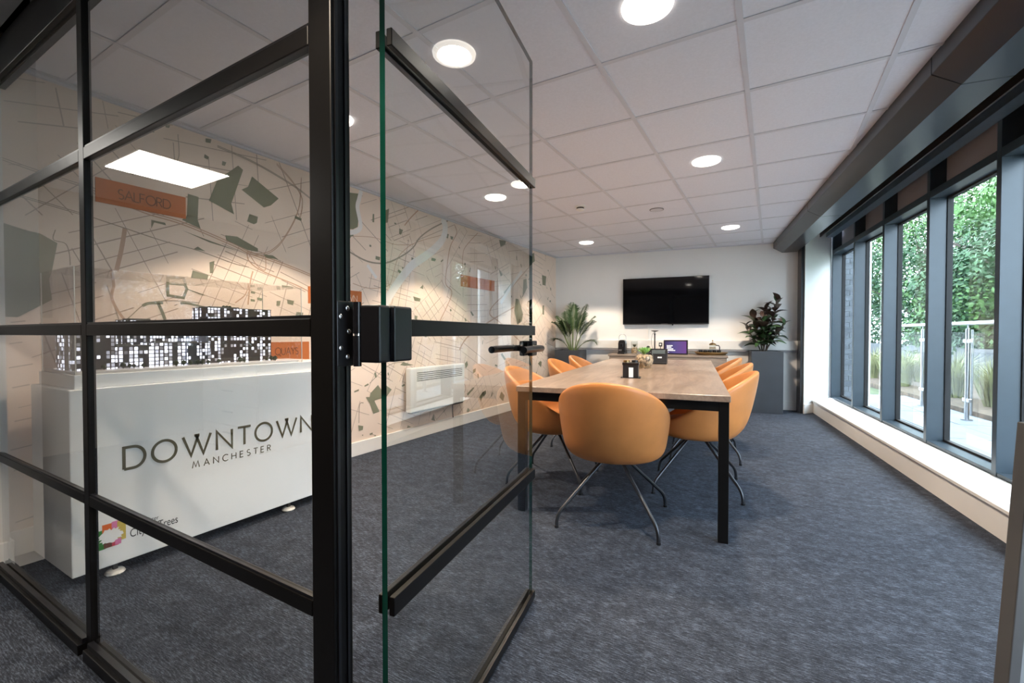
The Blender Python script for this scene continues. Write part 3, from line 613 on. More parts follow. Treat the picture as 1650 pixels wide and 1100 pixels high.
# square tree emblem: coloured blocks round a white crown, with its two lines of text
cols = {'o': (.80, .16, .02), 'p': (.75, .22, .45), 'y': (.62, .48, .10), 'g': (.03, .22, .03), 'l': (.42, .50, .14), 'b': (.16, .05, .03), 'r': (.62, .06, .10)}
em = {k: flat('emblem_' + k, c) for k, c in cols.items()}
ey, ez, es = .722, .128, .105
b = MB()
for i, (k, y0, y1, z0, z1) in enumerate((('l', 0, .16, 0, .32), ('g', .1, .36, .02, .8), ('o', .26, .60, .62, 1.0), ('p', .56, .82, .66, 1.04), ('y', .74, 1.02, .2, 1.0), ('b', .3, .56, .04, .24), ('r', .56, .78, .04, .28), ('p', .66, .86, .06, .30))):
    b.cm = i; x = PX1 + .001 + i * .0001; o = len(b.v); b.v += [(x, ey + a * es, ez + c * es) for a, c in ((y0, z0), (y1, z0), (y1, z1), (y0, z1))]; b.f.append((o, o + 1, o + 2, o + 3)); b.m.append(i)
lg = b.obj('tree_emblem', [em[k] for k in ('l', 'g', 'o', 'p', 'y', 'b', 'r', 'p')], pl, fix=False); lg['label'] = 'colourful square emblem with a white tree crown'
b = MB(); pts = []
for k in range(34):
    a = 2 * math.pi * k / 34; rr = .33 + .05 * math.sin(k * 2.9) + .03 * math.cos(k * 5.1); pts.append((PX1 + .0024, ey + es * (.52 + 1.12 * rr * math.cos(a)), ez + es * (.50 + .85 * rr * math.sin(a))))
b.add(pts, [tuple(range(34))]); b.obj('tree_crown', M['plinth'], lg, fix=False)
RX = (R(90), 0, R(90))
font_text('small_print', 'Manchester', .026, M['ink'], pl, (PX1 + .0015, .846, .190), RX).scale = (.85, 1, 1)
font_text('small_print', 'City of Trees', .052, M['ink'], pl, (PX1 + .0015, .842, .146), RX).scale = (.66, 1, 1)

# ================================================================== ARCHITECTURAL MODEL IN ITS CASE
mz = PZ1 + .058
am = empty('architectural_model', (-2.66, 1.19, mz)); tag(am, 'illuminated scale model of apartment blocks inside a clear case', 'scale model')
b = MB(); b.box(-.20, .185, -.50, .50, 0, .012); b.obj('model_base', M['plinth'], am, bevel=.002)
FA = [facade_mat('model_facade_brick', (.045, .035, .035), (.80, .83, 1.0), .0165, .0185, .50, 2.0), facade_mat('model_facade_blue', (.030, .032, .050), (.80, .85, 1.0), .0130, .0180, .45, 2.2), facade_mat('model_facade_grey', (.05, .048, .055), (.82, .85, 1.0), .0190, .0180, .42, 2.4)]
roof = mat('model_roof_grey', (.10, .10, .10), .6)
blocks = [(-.09, .10, -.490, -.345, .178, 0), (-.02, .085, -.340, -.205, .100, 2), (-.13, -.005, -.265, -.060, .222, 1), (.00, .075, -.200, -.055, .112, 2), (-.02, .09, -.050, .055, .108, 1), (-.10, .062, .060, .405, .296, 0), (-.17, -.105, -.02, .20, .200, 1)]
for (x0, x1, y0, y1, h, k) in blocks:
    b = MB(); b.box(x0, x1, y0, y1, .012, .012 + h); tb = b.obj('model_tower', FA[k], am)
    b = MB(); b.box(x0 - .002, x1 + .002, y0 - .002, y1 + .002, .012 + h, .016 + h); b.box(x0 + .02, x1 - .02, y0 + .02, (y0 + y1) / 2, .016 + h, .022 + h); b.obj('model_roof', roof, tb)
tree_m = mat('model_tree_green', (.03, .045, .02), .9, var=.5, scale=80)
for k in range(26):
    y = rnd.uniform(-.47, .40); x = rnd.uniform(.12, .17) if k < 20 else rnd.uniform(-.18, .1)
    if k >= 20: y = rnd.uniform(.30, .41)
    r = rnd.uniform(.007, .013); b = MB(); b.lathe([(.001, .012), (.002, .016), (r, .012 + r * 1.1), (r * .8, .012 + r * 2.0), (.001, .012 + r * 2.5)], 7, (x, y, 0)); b.obj('model_tree', tree_m, am)
for k in range(3):
    b = MB(); b.lathe([(.001, 0), (.009, .006), (.007, .012), (.001, .015)], 7, (.02, .16 + k * .016, .312)); b.obj('roof_tree', tree_m, am)
ca = empty('acrylic_case', (-2.66, 1.19, mz)); tag(ca, 'clear acrylic cover standing over the scale model', 'display case')
cx0, cx1, cy0, cy1, chh, th = -.205, .195, -.505, .515, .445, .004
b = MB(); b.box(cx1 - th, cx1, cy0, cy1, 0, chh); b.obj('case_panel', M['acrylic'], ca)
b = MB(); b.box(cx0, cx0 + th, cy0, cy1, 0, chh); b.obj('case_panel', M['acrylic'], ca)
b = MB(); b.box(cx0 + th, cx1 - th, cy0, cy0 + th, 0, chh); b.obj('case_panel', M['acrylic'], ca)
b = MB(); b.box(cx0 + th, cx1 - th, cy1 - th, cy1, 0, chh); b.obj('case_panel', M['acrylic'], ca)
b = MB(); b.box(cx0, cx1, cy0, cy1, chh, chh + th); b.obj('case_panel', M['acrylic'], ca)
edge = mat('pale_acrylic_edge', (.72, .70, .66), .2)
for (x, y) in ((cx1, cy0), (cx0, cy0), (cx1, cy1), (cx0, cy1)):
    b = MB(); b.box(x - .002, x + .002, y - .002, y + .002, 0, chh); b.obj('case_edge', edge, ca)

# ================================================================== CEILING FITTINGS
def downlight(x, y, label):
    t = empty('downlight', (x, y, ZC)); tag(t, label, 'ceiling light', 'round recessed downlights')
    b = MB(); b.lathe([(.072, .004), (.072, -.006), (.080, -.011), (.094, -.006), (.096, .004)], 40); b.obj('trim_ring', M['lamp_trim'], t, smooth='all')
    b = MB(); b.lathe([(.0, -.003), (.05, -.003), (.072, .0)], 32); b.obj('lens', M['lamp_lens'], t, smooth='all')
    ld = bpy.data.lights.new('downlight_beam', 'SPOT'); ld.energy = DL_POWER; ld.color = (1.0, .83, .64); ld.spot_size = R(106); ld.spot_blend = .22; ld.shadow_soft_size = .045
    lo = bpy.data.objects.new('beam', ld); COL.objects.link(lo); lo.parent = t; lo.location = (0, 0, -.022)
    return t
downlight(-.42, 1.744, 'large bright downlight at the top edge of the picture'); downlight(-.42, 3.509, 'downlight above the middle of the table'); downlight(-.43, 5.82, 'downlight near the bulkhead, above the right-hand planter')
downlight(-2.19, 1.744, 'downlight above the plinth, hidden behind the partition post'); downlight(-2.19, 3.472, 'downlight seen through the glass door near the map wall'); downlight(-2.20, 5.807, 'downlight in front of the palm corner')
downlight(-.80, -.16, 'lobby downlight above the camera, in front of the partition')
t = empty('smoke_detector', (-1.623, 4.117, ZC)); tag(t, 'small white smoke detector with a dark slotted band on the ceiling', 'smoke detector')
b = MB(); b.lathe([(.050, .004), (.050, -.010), (.044, -.016)], 28); b.obj('detector_base', M['white_trim'], t, smooth=True)
b = MB(); b.lathe([(.036, -.016), (.036, -.030)], 28); b.obj('sensor_slots', M['slot'], t, smooth=True)
b = MB(); b.lathe([(.040, -.030), (.040, -.038), (.025, -.046), (.0, -.047)], 28); b.obj('detector_cap', M['white_trim'], t, smooth=True)
t = empty('ceiling_sensor', (-1.01, 4.624, ZC)); tag(t, 'flat round grey sensor plate flush with the ceiling tile', 'sensor')
b = MB(); b.lathe([(.062, .004), (.060, -.003), (.0, -.004)], 28); b.obj('sensor_plate', M['tee'], t, smooth=True)
b = MB(); b.lathe([(.068, .004), (.068, -.002), (.062, -.002)], 28); b.obj('sensor_ring', mat('grey_sensor_ring', (.25, .25, .26), .5), t, smooth=True)
# lobby LED panels
for (x, y, lb) in ((-3.97, -.53, 'square lobby light panel mirrored in the glass partition'),):
    t = empty('led_panel', (x, y, ZC)); tag(t, lb, 'ceiling light', 'square lobby light panels')
    b = MB(); b.box(-.30, .30, -.30, .30, -.008, 0); b.obj('panel_frame', M['white_trim'], t)
    b = MB(); b.box(-.285, .285, -.285, .285, -.011, -.008); b.obj('diffuser', M['led'], t)

# ================================================================== TABLE
TZ = .735
tb = empty('meeting_table', W(-.405, 3.985), ANG); tag(tb, 'long meeting table with walnut laminate top and black square legs', 'table')
TX, TY = .565, 1.565
b = MB(); b.box(-TX, TX, -TY, TY, TZ - .032, TZ); b.obj('tabletop', M['wood'], tb, bevel=.003)
L = .047
for sx in (-1, 1):
    for sy in (-1, 1):
        x0 = sx * (TX - .006) ; y0 = sy * (TY - .012); b = MB(); b.box(min(x0, x0 - sx * L), max(x0, x0 - sx * L), min(y0, y0 - sy * L), max(y0, y0 - sy * L), 0, TZ - .032); b.obj('leg', M['black_frame'], tb, bevel=.002)
    b = MB(); x0 = sx * (TX - .006); b.box(min(x0, x0 - sx * L), max(x0, x0 - sx * L), -TY + .012 + L, TY - .012 - L, TZ - .080, TZ - .032); b.obj('side_rail', M['black_frame'], tb)
for sy in (-1, 1):
    y0 = sy * (TY - .012); b = MB(); b.box(-TX + .006 + L, TX - .006 - L, min(y0, y0 - sy * L), max(y0, y0 - sy * L), TZ - .080, TZ - .032); b.obj('end_rail', M['black_frame'], tb)
b = MB(); b.box(-.06, .06, -.9, .9, TZ - .10, TZ - .045); b.obj('cable_tray', M['black_frame'], tb)

# ================================================================== CHAIRS
def chair(loc, rotz, label):
    t = empty('tub_chair', loc, rotz); tag(t, label, 'chair', 'orange tub chairs round the meeting table')
    N = 56; prof = 17; vs = []; fs = []
    def ring(th):
        c, s_ = math.cos(th), math.sin(th); s = (1 - c) / 2
        zr = .435 + .365 * (s ** 1.3)
        rt = (.262 + .112 * s ** 3 + .024 * (s_ * s_))                 # rim radius: deeper at the back
        rb = .240 + .014 * s_ * s_
        pts = []
        for k, (q, zz) in enumerate(((.0, .352), (.50, .352), (.80, .353), (.93, .359), (1.02, .376))): pts.append((rb * q, zz))
        for k in range(1, 6):
            f = k / 6; pts.append((rb * 1.02 + (rt - rb * 1.02) * (f ** (.62 - .06 * s)), .376 + (zr - .018 - .376) * f ** 1.15))
        pts += [(rt, zr - .014), (rt - .007, zr - .003), (rt - .020, zr), (rt - .033, zr - .005), (rt - .040, zr - .020)]
        zi = min(.425, zr - .024); ri = rb * .84
        pts += [(max(ri, rt - .048) if zr < .5 else (ri + rt - .046) / 2, (zi + zr) / 2 - .01), (ri * .96, zi)]
        return [((r * c), (r * s_), z) for r, z in pts]
    for k in range(N): vs += ring(2 * math.pi * k / N)
    P = len(vs) // N
    for k in range(N):
        k2 = (k + 1) % N
        for i in range(P - 1): fs.append((k * P + i, k2 * P + i, k2 * P + i + 1, k * P + i + 1))
    fs.append(tuple(k * P + P - 1 for k in range(N)))
    b = MB(); b.add(vs, fs); sh = b.obj('shell', M['leather'], t, smooth='all')
    sub = sh.modifiers.new('soft', 'SUBSURF'); sub.levels = 1; sub.render_levels = 1
    b = MB(); prf = [(.0, .424), (.17, .424), (.192, .432), (.196, .446), (.186, .460), (.15, .468), (.0, .472)]; b.lathe(prf, 36, (.012, 0, 0)); b.obj('seat_cushion', M['leather'], t, smooth='all')
    b = MB(); b.lathe([(.0, .335), (.075, .335), (.075, .352)], 20); b.obj('hub_plate', M['chrome'], t, smooth=True)
    for sx in (-1, 1):
        for sy in (-1, 1):
            q = [(.045, .338), (.10, .288), (.17, .196), (.226, .118), (.246, .088), (.257, .062), (.261, .035), (.262, .006)]
            q = [(.045, .338), (.226, .112), (.2395, .095), (.250, .077), (.257, .056), (.260, .034), (.261, .006)]
            b = MB(); b.tube([(sx * r, sy * r, z) for r, z in q], .0098, 10); lg = b.obj('leg', M['chrome'], t, smooth=True)
            b = MB(); b.lathe([(.0118, 0), (.0118, .012)], 10, (sx * .261, sy * .261, 0)); b.obj('glide', M['black_plastic'], lg, smooth=True)
    return t
CH = [((-.425, 2.560), 90, 'orange tub chair at the near end of the table, seen from behind'),
      ((-.945, 3.10), 0, 'nearest orange tub chair on the map-wall side of the table'), ((-.965, 4.20), 0, 'middle orange tub chair on the map-wall side of the table'), ((-.945, 4.90), 0, 'farthest orange tub chair on the map-wall side, below the palm'),
      ((.010, 3.29), 180, 'nearest orange tub chair on the window side of the table'), ((.072, 4.20), 180, 'middle orange tub chair on the window side of the table'), ((.060, 5.02), 180, 'farthest orange tub chair on the window side of the table')]
first = None
for (uv_, a, lb) in CH:
    if first is None: first = chair(W(*uv_), ANG + R(a), lb)
    else:
        c = copy_tree(first); c.location = W(*uv_); c.rotation_euler = (0, 0, ANG + R(a)); c['label'] = lb

# ================================================================== THINGS ON THE TABLE
t = empty('desk_organiser', W(-.418, 3.20, TZ), ANG + R(4)); tag(t, 'black cube organiser with a white card standing on the table', 'organiser')
b = MB(); b.box(-.066, .066, -.062, .062, 0, .004); b.obj('foot_plate', M['black_plastic'], t)
b = MB(); b.box(-.052, .052, -.050, .050, .004, .100); b.obj('box_body', M['black_plastic'], t, bevel=.003)
b = MB(); b.box(-.055, .055, -.053, .053, .088, .106); b.obj('box_rim', M['black_satin'], t, bevel=.002)
b = MB(); b.box(-.012, .018, -.0535, -.0505, .006, .072); b.obj('white_card', M['white_card'], t)
for (x, y) in ((-.030, .0), (.026, .015)):
    b = MB(); b.lathe([(.022, .104), (.022, .118), (.018, .121), (.0, .121)], 20, (x, y, 0)); b.obj('jar_lid', M['brass'] if x < 0 else M['black_plastic'], t, smooth=True)
t = empty('terrarium_bowl', W(-.420, 4.10, TZ)); t.scale = (1.12, 1.12, 1.3); tag(t, 'round glass bowl of pebbles with a bright green succulent on the table', 'terrarium')
bowl = [(.0, .002), (.040, .002), (.060, .022), (.071, .055), (.066, .088), (.052, .108), (.049, .108)]
b = MB(); b.lathe(bowl, 30); b.obj('glass_bowl', M['clear'], t, smooth='all')
b = MB(); b.lathe([(.0, .005), (.038, .005), (.057, .024), (.067, .055), (.062, .084), (.045, .092), (.0, .095)], 30); b.obj('pebbles', M['pebble'], t, smooth='all')
b = MB(); b.lathe([(.0, -.0), (.066, .0), (.068, .004), (.0, .004)], 26); b.obj('saucer', M['pebble'], t, smooth=True)
sm = MB()
for k in range(26):
    a = k * 2.4; tilt = .25 + .9 * (k / 26); ln = .035 + .03 * (k / 26); d = Vector((math.cos(a) * math.sin(tilt), math.sin(a) * math.sin(tilt), math.cos(tilt))); p = Vector((d.x * .008, d.y * .008, .095)); sd_ = Vector((-math.sin(a), math.cos(a), 0))
    mid = p + d * ln * .5 + Vector((0, 0, .006)); tip = p + d * ln + Vector((0, 0, .012)); o = d.cross(sd_) * .004
    sm.add([p + sd_ * .004, p - sd_ * .004, mid - sd_ * .010, mid + sd_ * .010, tip, mid + o, mid - o], [(0, 1, 2, 5), (0, 5, 3), (3, 5, 4), (5, 2, 4), (1, 0, 6, 2), (0, 3, 6), (3, 4, 6), (6, 4, 2)])
sm.obj('succulent', M['succ'], t)
t = empty('conference_phone', W(-.372, 4.76, TZ), ANG); tag(t, 'black desk phone console with a display behind the terrarium', 'phone')
base = MB(); base.box(-.105, .105, -.075, .085, 0, .018); base.obj('phone_base', M['black_plastic'], t, bevel=.004)
b = MB(); b.add([(-.105, -.070, .018), (.105, -.070, .018), (.105, .060, .150), (-.105, .060, .150), (-.105, .085, .018), (.105, .085, .018), (.105, .080, .146), (-.105, .080, .146)], [(0, 1, 2, 3), (3, 2, 6, 7), (4, 7, 6, 5), (0, 3, 7, 4), (1, 5, 6, 2), (0, 4, 5, 1)]); b.obj('phone_console', M['black_plastic'], t, bevel=.003)
def face(x0, x1, f0, f1, off):   # rectangle on the sloping face, f along slope 0..1
    pt = lambda x, f: (x, -.070 + .130 * f - off * .7, .018 + .132 * f + off * .7)
    return [pt(x0, f0), pt(x1, f0), pt(x1, f1), pt(x0, f1)]
b = MB(); b.add(face(-.045, .085, .62, .90, .002), [(0, 1, 2, 3)]); b.obj('phone_display', mat('grey_lcd', (.10, .12, .12), .2), t, fix=False)
b = MB(); b.add(face(.015, .035, .30, .40, .002), [(0, 1, 2, 3)]); b.add(face(.038, .055, .30, .40, .002), [(0, 1, 2, 3)]); b.obj('phone_key', M['white_card'], t, fix=False)
b = MB(); b.tube([(-.085, -.055, .045), (-.085, -.03, .075), (-.085, .045, .150), (-.085, .065, .165)], [.018, .013, .013, .018], 10); b.obj('handset', M['black_plastic'], t, smooth=True)

# ================================================================== CREDENZA AND WHAT STANDS ON IT
CZ = .742
cr = empty('credenza', W(-.40, 6.84), ANG); tag(cr, 'low grey-brown wooden sideboard below the television', 'sideboard')
b = MB(); b.box(-.80, .80, -.20, .19, CZ - .032, CZ); b.obj('worktop', M['wood_dark'], cr, bevel=.003)
b = MB(); b.box(-.785, .785, -.175, .185, .06, CZ - .032); cb_ = b.obj('carcass', M['wood_dark'], cr)
for k in range(4):
    b = MB(); b.box(-.782 + k * .392, -.782 + k * .392 + .386, -.195, -.176, .07, CZ - .040); d_ = b.obj('door', M['wood_dark'], cr, bevel=.002)
    b = MB(); b.box(-.782 + k * .392 + (.34 if k % 2 == 0 else .02), -.782 + k * .392 + (.365 if k % 2 == 0 else .045), -.202, -.195, .45, .58); b.obj('handle', M['black_satin'], d_)
b = MB(); b.box(-.76, .76, -.15, .17, 0, .06); b.obj('kick_plinth', M['black_frame'], cr)
t = empty('coffee_machine', W(-1.015, 6.78, CZ), ANG); tag(t, 'black pod coffee machine with a wire loop handle on the sideboard', 'coffee machine')
b = MB(); b.extrude_y([(-.054, 0), (.054, 0), (.054, .012), (.054, .15), (.046, .185), (.025, .205), (-.025, .205), (-.046, .185), (-.054, .15)], -.04, .12); b.obj('machine_body', M['black_plastic'], t, bevel=.004)
b = MB(); b.box(-.05, .05, -.12, -.04, 0, .020); b.obj('drip_tray', M['black_satin'], t, bevel=.003)
b = MB(); b.box(-.018, .018, -.075, -.04, .105, .150); b.obj('spout', M['black_satin'], t, bevel=.003)
b = MB(); b.box(-.045, .0, -.0425, -.040, .042, .066); b.obj('badge', M['steel'], t)
b = MB(); b.tube([(-.052, .03, .15)] + [(.052 * -math.cos(R(a)), .03, .24 + .052 * math.sin(R(a))) for a in range(0, 181, 15)] + [(.052, .03, .15)], .004, 8); b.obj('loop_handle', M['steel'], t, smooth=True)
t = empty('glass_vase', W(-.838, 6.78, CZ)); tag(t, 'tall glass cylinder of pebbles with a small dark plant on the sideboard', 'vase')
b = MB(); b.lathe([(.0, .002), (.046, .002), (.048, .01), (.048, .185), (.044, .185), (.044, .012), (.0, .012)], 28); b.obj('glass_cylinder', M['clear'], t, smooth=True)
b = MB(); b.lathe([(.0, .013), (.042, .013), (.042, .085), (.03, .095), (.0, .098)], 22); b.obj('pebbles', M['pebble'], t, smooth=True)
sm = MB()
for k in range(16):
    a = k * 2.4; d = Vector((math.cos(a), math.sin(a), 0)); p = Vector((0, 0, .095)); s2 = Vector((-d.y, d.x, 0)); m_ = d * .02 + Vector((0, 0, .115 + .001 * k)); e_ = d * .034 + Vector((0, 0, .135 + .0012 * k)); sm.add([p, m_ + s2 * .008, e_, m_ - s2 * .008], [(0, 1, 2, 3)])
sm.obj('plant', mat('dark_succulent', (.06, .10, .07), .5), t, fix=False)
t = empty('camera_stand', W(-.555, 6.82, CZ), ANG); tag(t, 'slim black microphone stand with a flat disc top on the sideboard', 'stand')
b = MB(); b.lathe([(.0, 0), (.055, 0), (.055, .008), (.012, .014)], 26); b.obj('stand_base', M['black_plastic'], t, smooth=True)
b = MB(); b.lathe([(.0095, .012), (.0095, .28), (.012, .282), (.012, .30), (.006, .305), (.006, .325)], 16); b.obj('pole', M['black_plastic'], t, smooth=True)
b = MB(); b.lathe([(.0, .325), (.02, .325), (.052, .338), (.052, .345), (.0, .345)], 26); b.obj('disc_head', M['black_plastic'], t, smooth=True)
b = MB(); b.tube([(-.010, .0, .315), (-.035, 0, .29), (-.046, 0, .22), (-.044, 0, .14), (-.03, 0, .09), (-.010, 0, .05)], .0028, 6); b.obj('cable', M['black_plastic'], t, smooth=True)
t = empty('small_webcam', W(-.475, 6.82, CZ), ANG); tag(t, 'little square webcam on a stalk left of the tablet screen', 'webcam')
b = MB(); b.lathe([(.0, 0), (.022, 0), (.022, .006), (.005, .010), (.005, .115)], 16); b.obj('stalk', M['black_plastic'], t, smooth=True)
b = MB(); b.box(-.024, .024, -.014, .014, .112, .168); b.obj('webcam_body', M['black_plastic'], t, bevel=.004)
b = MB(); b.box(-.012, .012, -.0165, -.014, .130, .154); b.obj('webcam_face', M['white_card'], t)
t = empty('tablet_screen', W(-.266, 6.76, CZ), ANG); tag(t, 'dark framed tablet screen showing a purple slide with white text', 'screen')
t.rotation_euler = (0, 0, ANG + R(2))
b = MB(); b.box(-.162, .162, -.010, .010, .004, .208); b.obj('bezel', mat('plum_black_bezel', (.018, .012, .018), .3), t, bevel=.004)
def slide_mat():
    m = bpy.data.materials.new('purple_slide'); m.use_nodes = True; n = m.node_tree.nodes; l = m.node_tree.links; bs = n['Principled BSDF']; bs.inputs['Roughness'].default_value = .25; bs.inputs['Base Color'].default_value = (.02, .015, .04, 1)
    tc = n.new('ShaderNodeTexCoord'); sp = n.new('ShaderNodeSeparateXYZ'); l.new(tc.outputs['Object'], sp.inputs[0]); mr = n.new('ShaderNodeMapRange'); mr.inputs['From Min'].default_value = -.15; mr.inputs['From Max'].default_value = .16; l.new(sp.outputs['X'], mr.inputs['Value'])
    c = n.new('ShaderNodeValToRGB'); e = c.color_ramp.elements; e[0].color = (.020, .018, .045, 1); e[1].color = (.115, .035, .17, 1); k = e.new(.45); k.color = (.065, .050, .16, 1)
    l.new(mr.outputs[0], c.inputs['Fac']); l.new(c.outputs['Color'], bs.inputs['Emission Color']); bs.inputs['Emission Strength'].default_value = .55
    return m
b = MB(); b.box(-.146, .142, -.0112, -.010, .020, .190); scn = b.obj('display', slide_mat(), t)
wt = mat('slide_white_text', (.8, .8, .8), .5, emit=(1, 1, 1), estr=.3); rr = random.Random(3)
for k, wd in enumerate((.078, .060, .085, .112, .028)):
    b = MB(); x = -.118; z0 = .122 - k * .0225; hh_ = .013 if k < 4 else .005
    while x < -.118 + wd:
        ww = rr.uniform(.006, .011); b.box(x, min(x + ww, -.118 + wd), -.0120, -.0112, z0, z0 + hh_ * rr.uniform(.85, 1)); x += ww + .002
    b.obj('slide_text', wt, scn)
b = MB(); b.box(-.05, .05, .010, .075, 0, .006); b.add([(-.03, .010, .10), (.03, .010, .10), (.03, .072, .006), (-.03, .072, .006), (-.03, .016, .10), (.03, .016, .10), (.03, .075, .006), (-.03, .075, .006)], [(0, 1, 2, 3), (4, 7, 6, 5), (0, 4, 5, 1), (2, 6, 7, 3), (0, 3, 7, 4), (1, 5, 6, 2)]); b.box(-.16, .16, -.008, .008, 0, .004); b.obj('rear_stand', M['black_plastic'], t)
t = empty('serving_tray', W(.195, 6.80, CZ), ANG); tag(t, 'long oval bronze serving tray on the right of the sideboard', 'tray')
b = MB(); b.lathe([(.0, .002), (.180, .002), (.208, .034), (.216, .040), (.212, .043), (.198, .034), (.176, .008), (.0, .008)], 40); o = b.obj('tray_dish', M['brass'], t, smooth='all'); o.scale = (1, .72, 1)
for k in range(6):
    x, y = -.135 + .058 * (k % 5), (-.055 if k < 5 else .05); q = empty('black_cup', W(.195, 6.80, CZ + .008) + Vector((x * CA - y * SA, x * SA + y * CA, 0)), k * .7)
    tag(q, ['leftmost black cup on the bronze tray', 'second black cup from the left on the tray', 'middle black cup in the front row on the tray', 'fourth black cup from the left on the tray', 'rightmost black cup on the bronze tray', 'black cup in the back row of the tray'][k], 'cup', 'black cups on the tray')
    b = MB(); b.lathe([(.0, 0), (.018, 0), (.0265, .030), (.027, .062), (.0245, .062), (.024, .03), (.0, .008)], 18); b.obj('cup_bowl', M['black_satin'], q, smooth=True)
    b = MB(); b.tube([(.026, 0, .052), (.038, 0, .048), (.040, 0, .032), (.027, 0, .022)], .0035, 6); b.obj('cup_handle', M['black_satin'], q, smooth=True)
t = empty('cafetiere', W(.215, 6.84, CZ + .008), ANG + R(-20)); tag(t, 'glass coffee press with brass lid and black handle on the tray', 'coffee press')
b = MB(); b.lathe([(.0, .004), (.040, .004), (.042, .01), (.042, .135), (.040, .135), (.040, .01)], 26); b.obj('glass_beaker', M['clear'], t, smooth=True)
b = MB(); b.lathe([(.0, .0), (.044, .0), (.044, .014)], 26); b.lathe([(.0435, .085), (.0435, .097)], 26); b.obj('metal_band', M['brass'], t, smooth=True)
b = MB(); b.lathe([(.046, .132), (.046, .142), (.030, .158), (.006, .164), (.003, .166), (.003, .185), (.010, .188), (.010, .198), (.0, .202)], 26); b.obj('lid_plunger', M['brass'], t, smooth=True)
b = MB(); b.tube([(.044, 0, .128), (.082, 0, .126), (.094, 0, .105), (.094, 0, .04), (.088, 0, .025)], .007, 8); b.obj('handle', M['black_plastic'], t, smooth=True)

# ================================================================== TELEVISION
t = empty('television', W(-.434, VF, 1.178), ANG); tag(t, 'large black flat television hanging on the white end wall', 'television')
b = MB(); b.box(-.605, .605, -.062, -.022, 0, .695); b.obj('tv_case', M['black_plastic'], t, bevel=.004)
b = MB(); b.box(-.597, .597, -.0632, -.062, .014, .688); b.obj('tv_screen', M['screen'], t)
b = MB(); b.box(-.05, .05, -.0645, -.062, .004, .010); b.obj('maker_strip', M['steel'], t)
b = MB(); b.box(.105, .125, -.058, -.04, -.016, 0); b.obj('ir_sensor', M['black_plastic'], t)
b = MB(); b.box(-.2, .2, -.022, 0, .15, .55); b.obj('wall_mount', M['black_frame'], t)
b = MB(); b.box(-.248, -.232, -.012, 0, -.233, .02); b.obj('cable_cover', M['white_trim'], t)

# ================================================================== PLANTERS AND PLANTS
def planter(u, v, wd, h, label):
    t = empty('tall_planter', W(u, v), ANG); tag(t, label, 'planter', 'square anthracite planters')
    a = wd / 2; b = MB(); i = a - .02
    b.add([(-a, -a, 0), (a, -a, 0), (a, a, 0), (-a, a, 0), (-a, -a, h), (a, -a, h), (a, a, h), (-a, a, h), (-i, -i, h), (i, -i, h), (i, i, h), (-i, i, h), (-i, -i, h - .05), (i, -i, h - .05), (i, i, h - .05), (-i, i, h - .05)],
          [(0, 3, 2, 1), (0, 1, 5, 4), (1, 2, 6, 5), (2, 3, 7, 6), (3, 0, 4, 7), (4, 5, 9, 8), (5, 6, 10, 9), (6, 7, 11, 10), (7, 4, 8, 11), (8, 9, 13, 12), (9, 10, 14, 13), (10, 11, 15, 14), (11, 8, 12, 15)])
    b.obj('planter_box', M['planter'], t, bevel=.004)
    b = MB(); b.box(-i + .001, i - .001, -i + .001, i - .001, h - .08, h - .045); b.obj('soil', M['soil'], t)
    return t
planter(.86, 6.83, .37, .81, 'tall slate-grey planter by the window reveal, holding the rubber plant'); planter(-1.80, 6.78, .40, .79, 'dark planter in the corner by the map wall, holding the palm')
pr_ = random.Random(5)
pm = empty('palm_plant', W(-1.765, 6.76, .745), ANG); tag(pm, 'kentia palm with arching feathery fronds in the corner planter', 'palm')
def frond(az, ln, rise, arch, nleaf, lw):
    rad = []; d = Vector((math.cos(az), math.sin(az), 0)); p = Vector((d.x * .03, d.y * .03, 0)); ang_ = rise; pts = [p.copy()]
    n = 14
    for k in range(n):
        p = p + (d * math.cos(ang_) + Vector((0, 0, 1)) * math.sin(ang_)) * (ln / n); ang_ -= arch / n * (k / n) * 2; pts.append(p.copy())
    b = MB(); b.tube(pts, [.0075 - .0055 * k / n for k in range(n + 1)], 5); b.cm = 1; s = Vector((-d.y, d.x, 0))
    for k in range(nleaf):
        f = .45 + .55 * k / (nleaf - 1); i = min(int(f * n), n - 1); q = pts[i].lerp(pts[i + 1], f * n - i); tg = (pts[i + 1] - pts[i]).normalized()
        for sg in (-1, 1):
            ll = .17 * math.sin(math.pi * min(1, .25 + .72 * (k / (nleaf - 1)))) * pr_.uniform(.85, 1.1) + .05; dd = (tg * 1.0 + s * sg * .72 + Vector((0, 0, -.05))).normalized(); nn_ = tg.cross(dd).normalized(); wv = nn_.cross(dd) * lw
            m_ = q + dd * ll * .45 + Vector((0, 0, .006)); e_ = q + dd * ll + Vector((0, 0, -.03)); b.add([q, m_ + wv, e_, m_ - wv], [(0, 1, 2, 3)])
    return b.obj('frond', [M['stem'], M['frond']], pm, fix=False)
for (az, ln, rise, arch) in ((1.9, .74, 1.50, .25), (-1.2, .70, 1.46, .35), (-.3, .72, 1.40, .4), (2.9, .58, 1.32, .5), (3.4, .52, 1.24, .7), (.15, .60, 1.24, .6), (-.45, .58, 1.16, .8), (.9, .62, 1.38, .45), (2.3, .64, 1.38, .45), (-1.9, .52, 1.30, .7), (3.1, .33, 1.05, 1.4), (-.05, .38, .90, 1.6), (-2.5, .50, 1.25, .6)): frond(az, ln * 1.04, rise, arch, 19, .0078)
rb = empty('rubber_plant', W(.84, 6.83, .765), ANG); tag(rb, 'bushy rubber plant with glossy maroon and green leaves', 'plant')
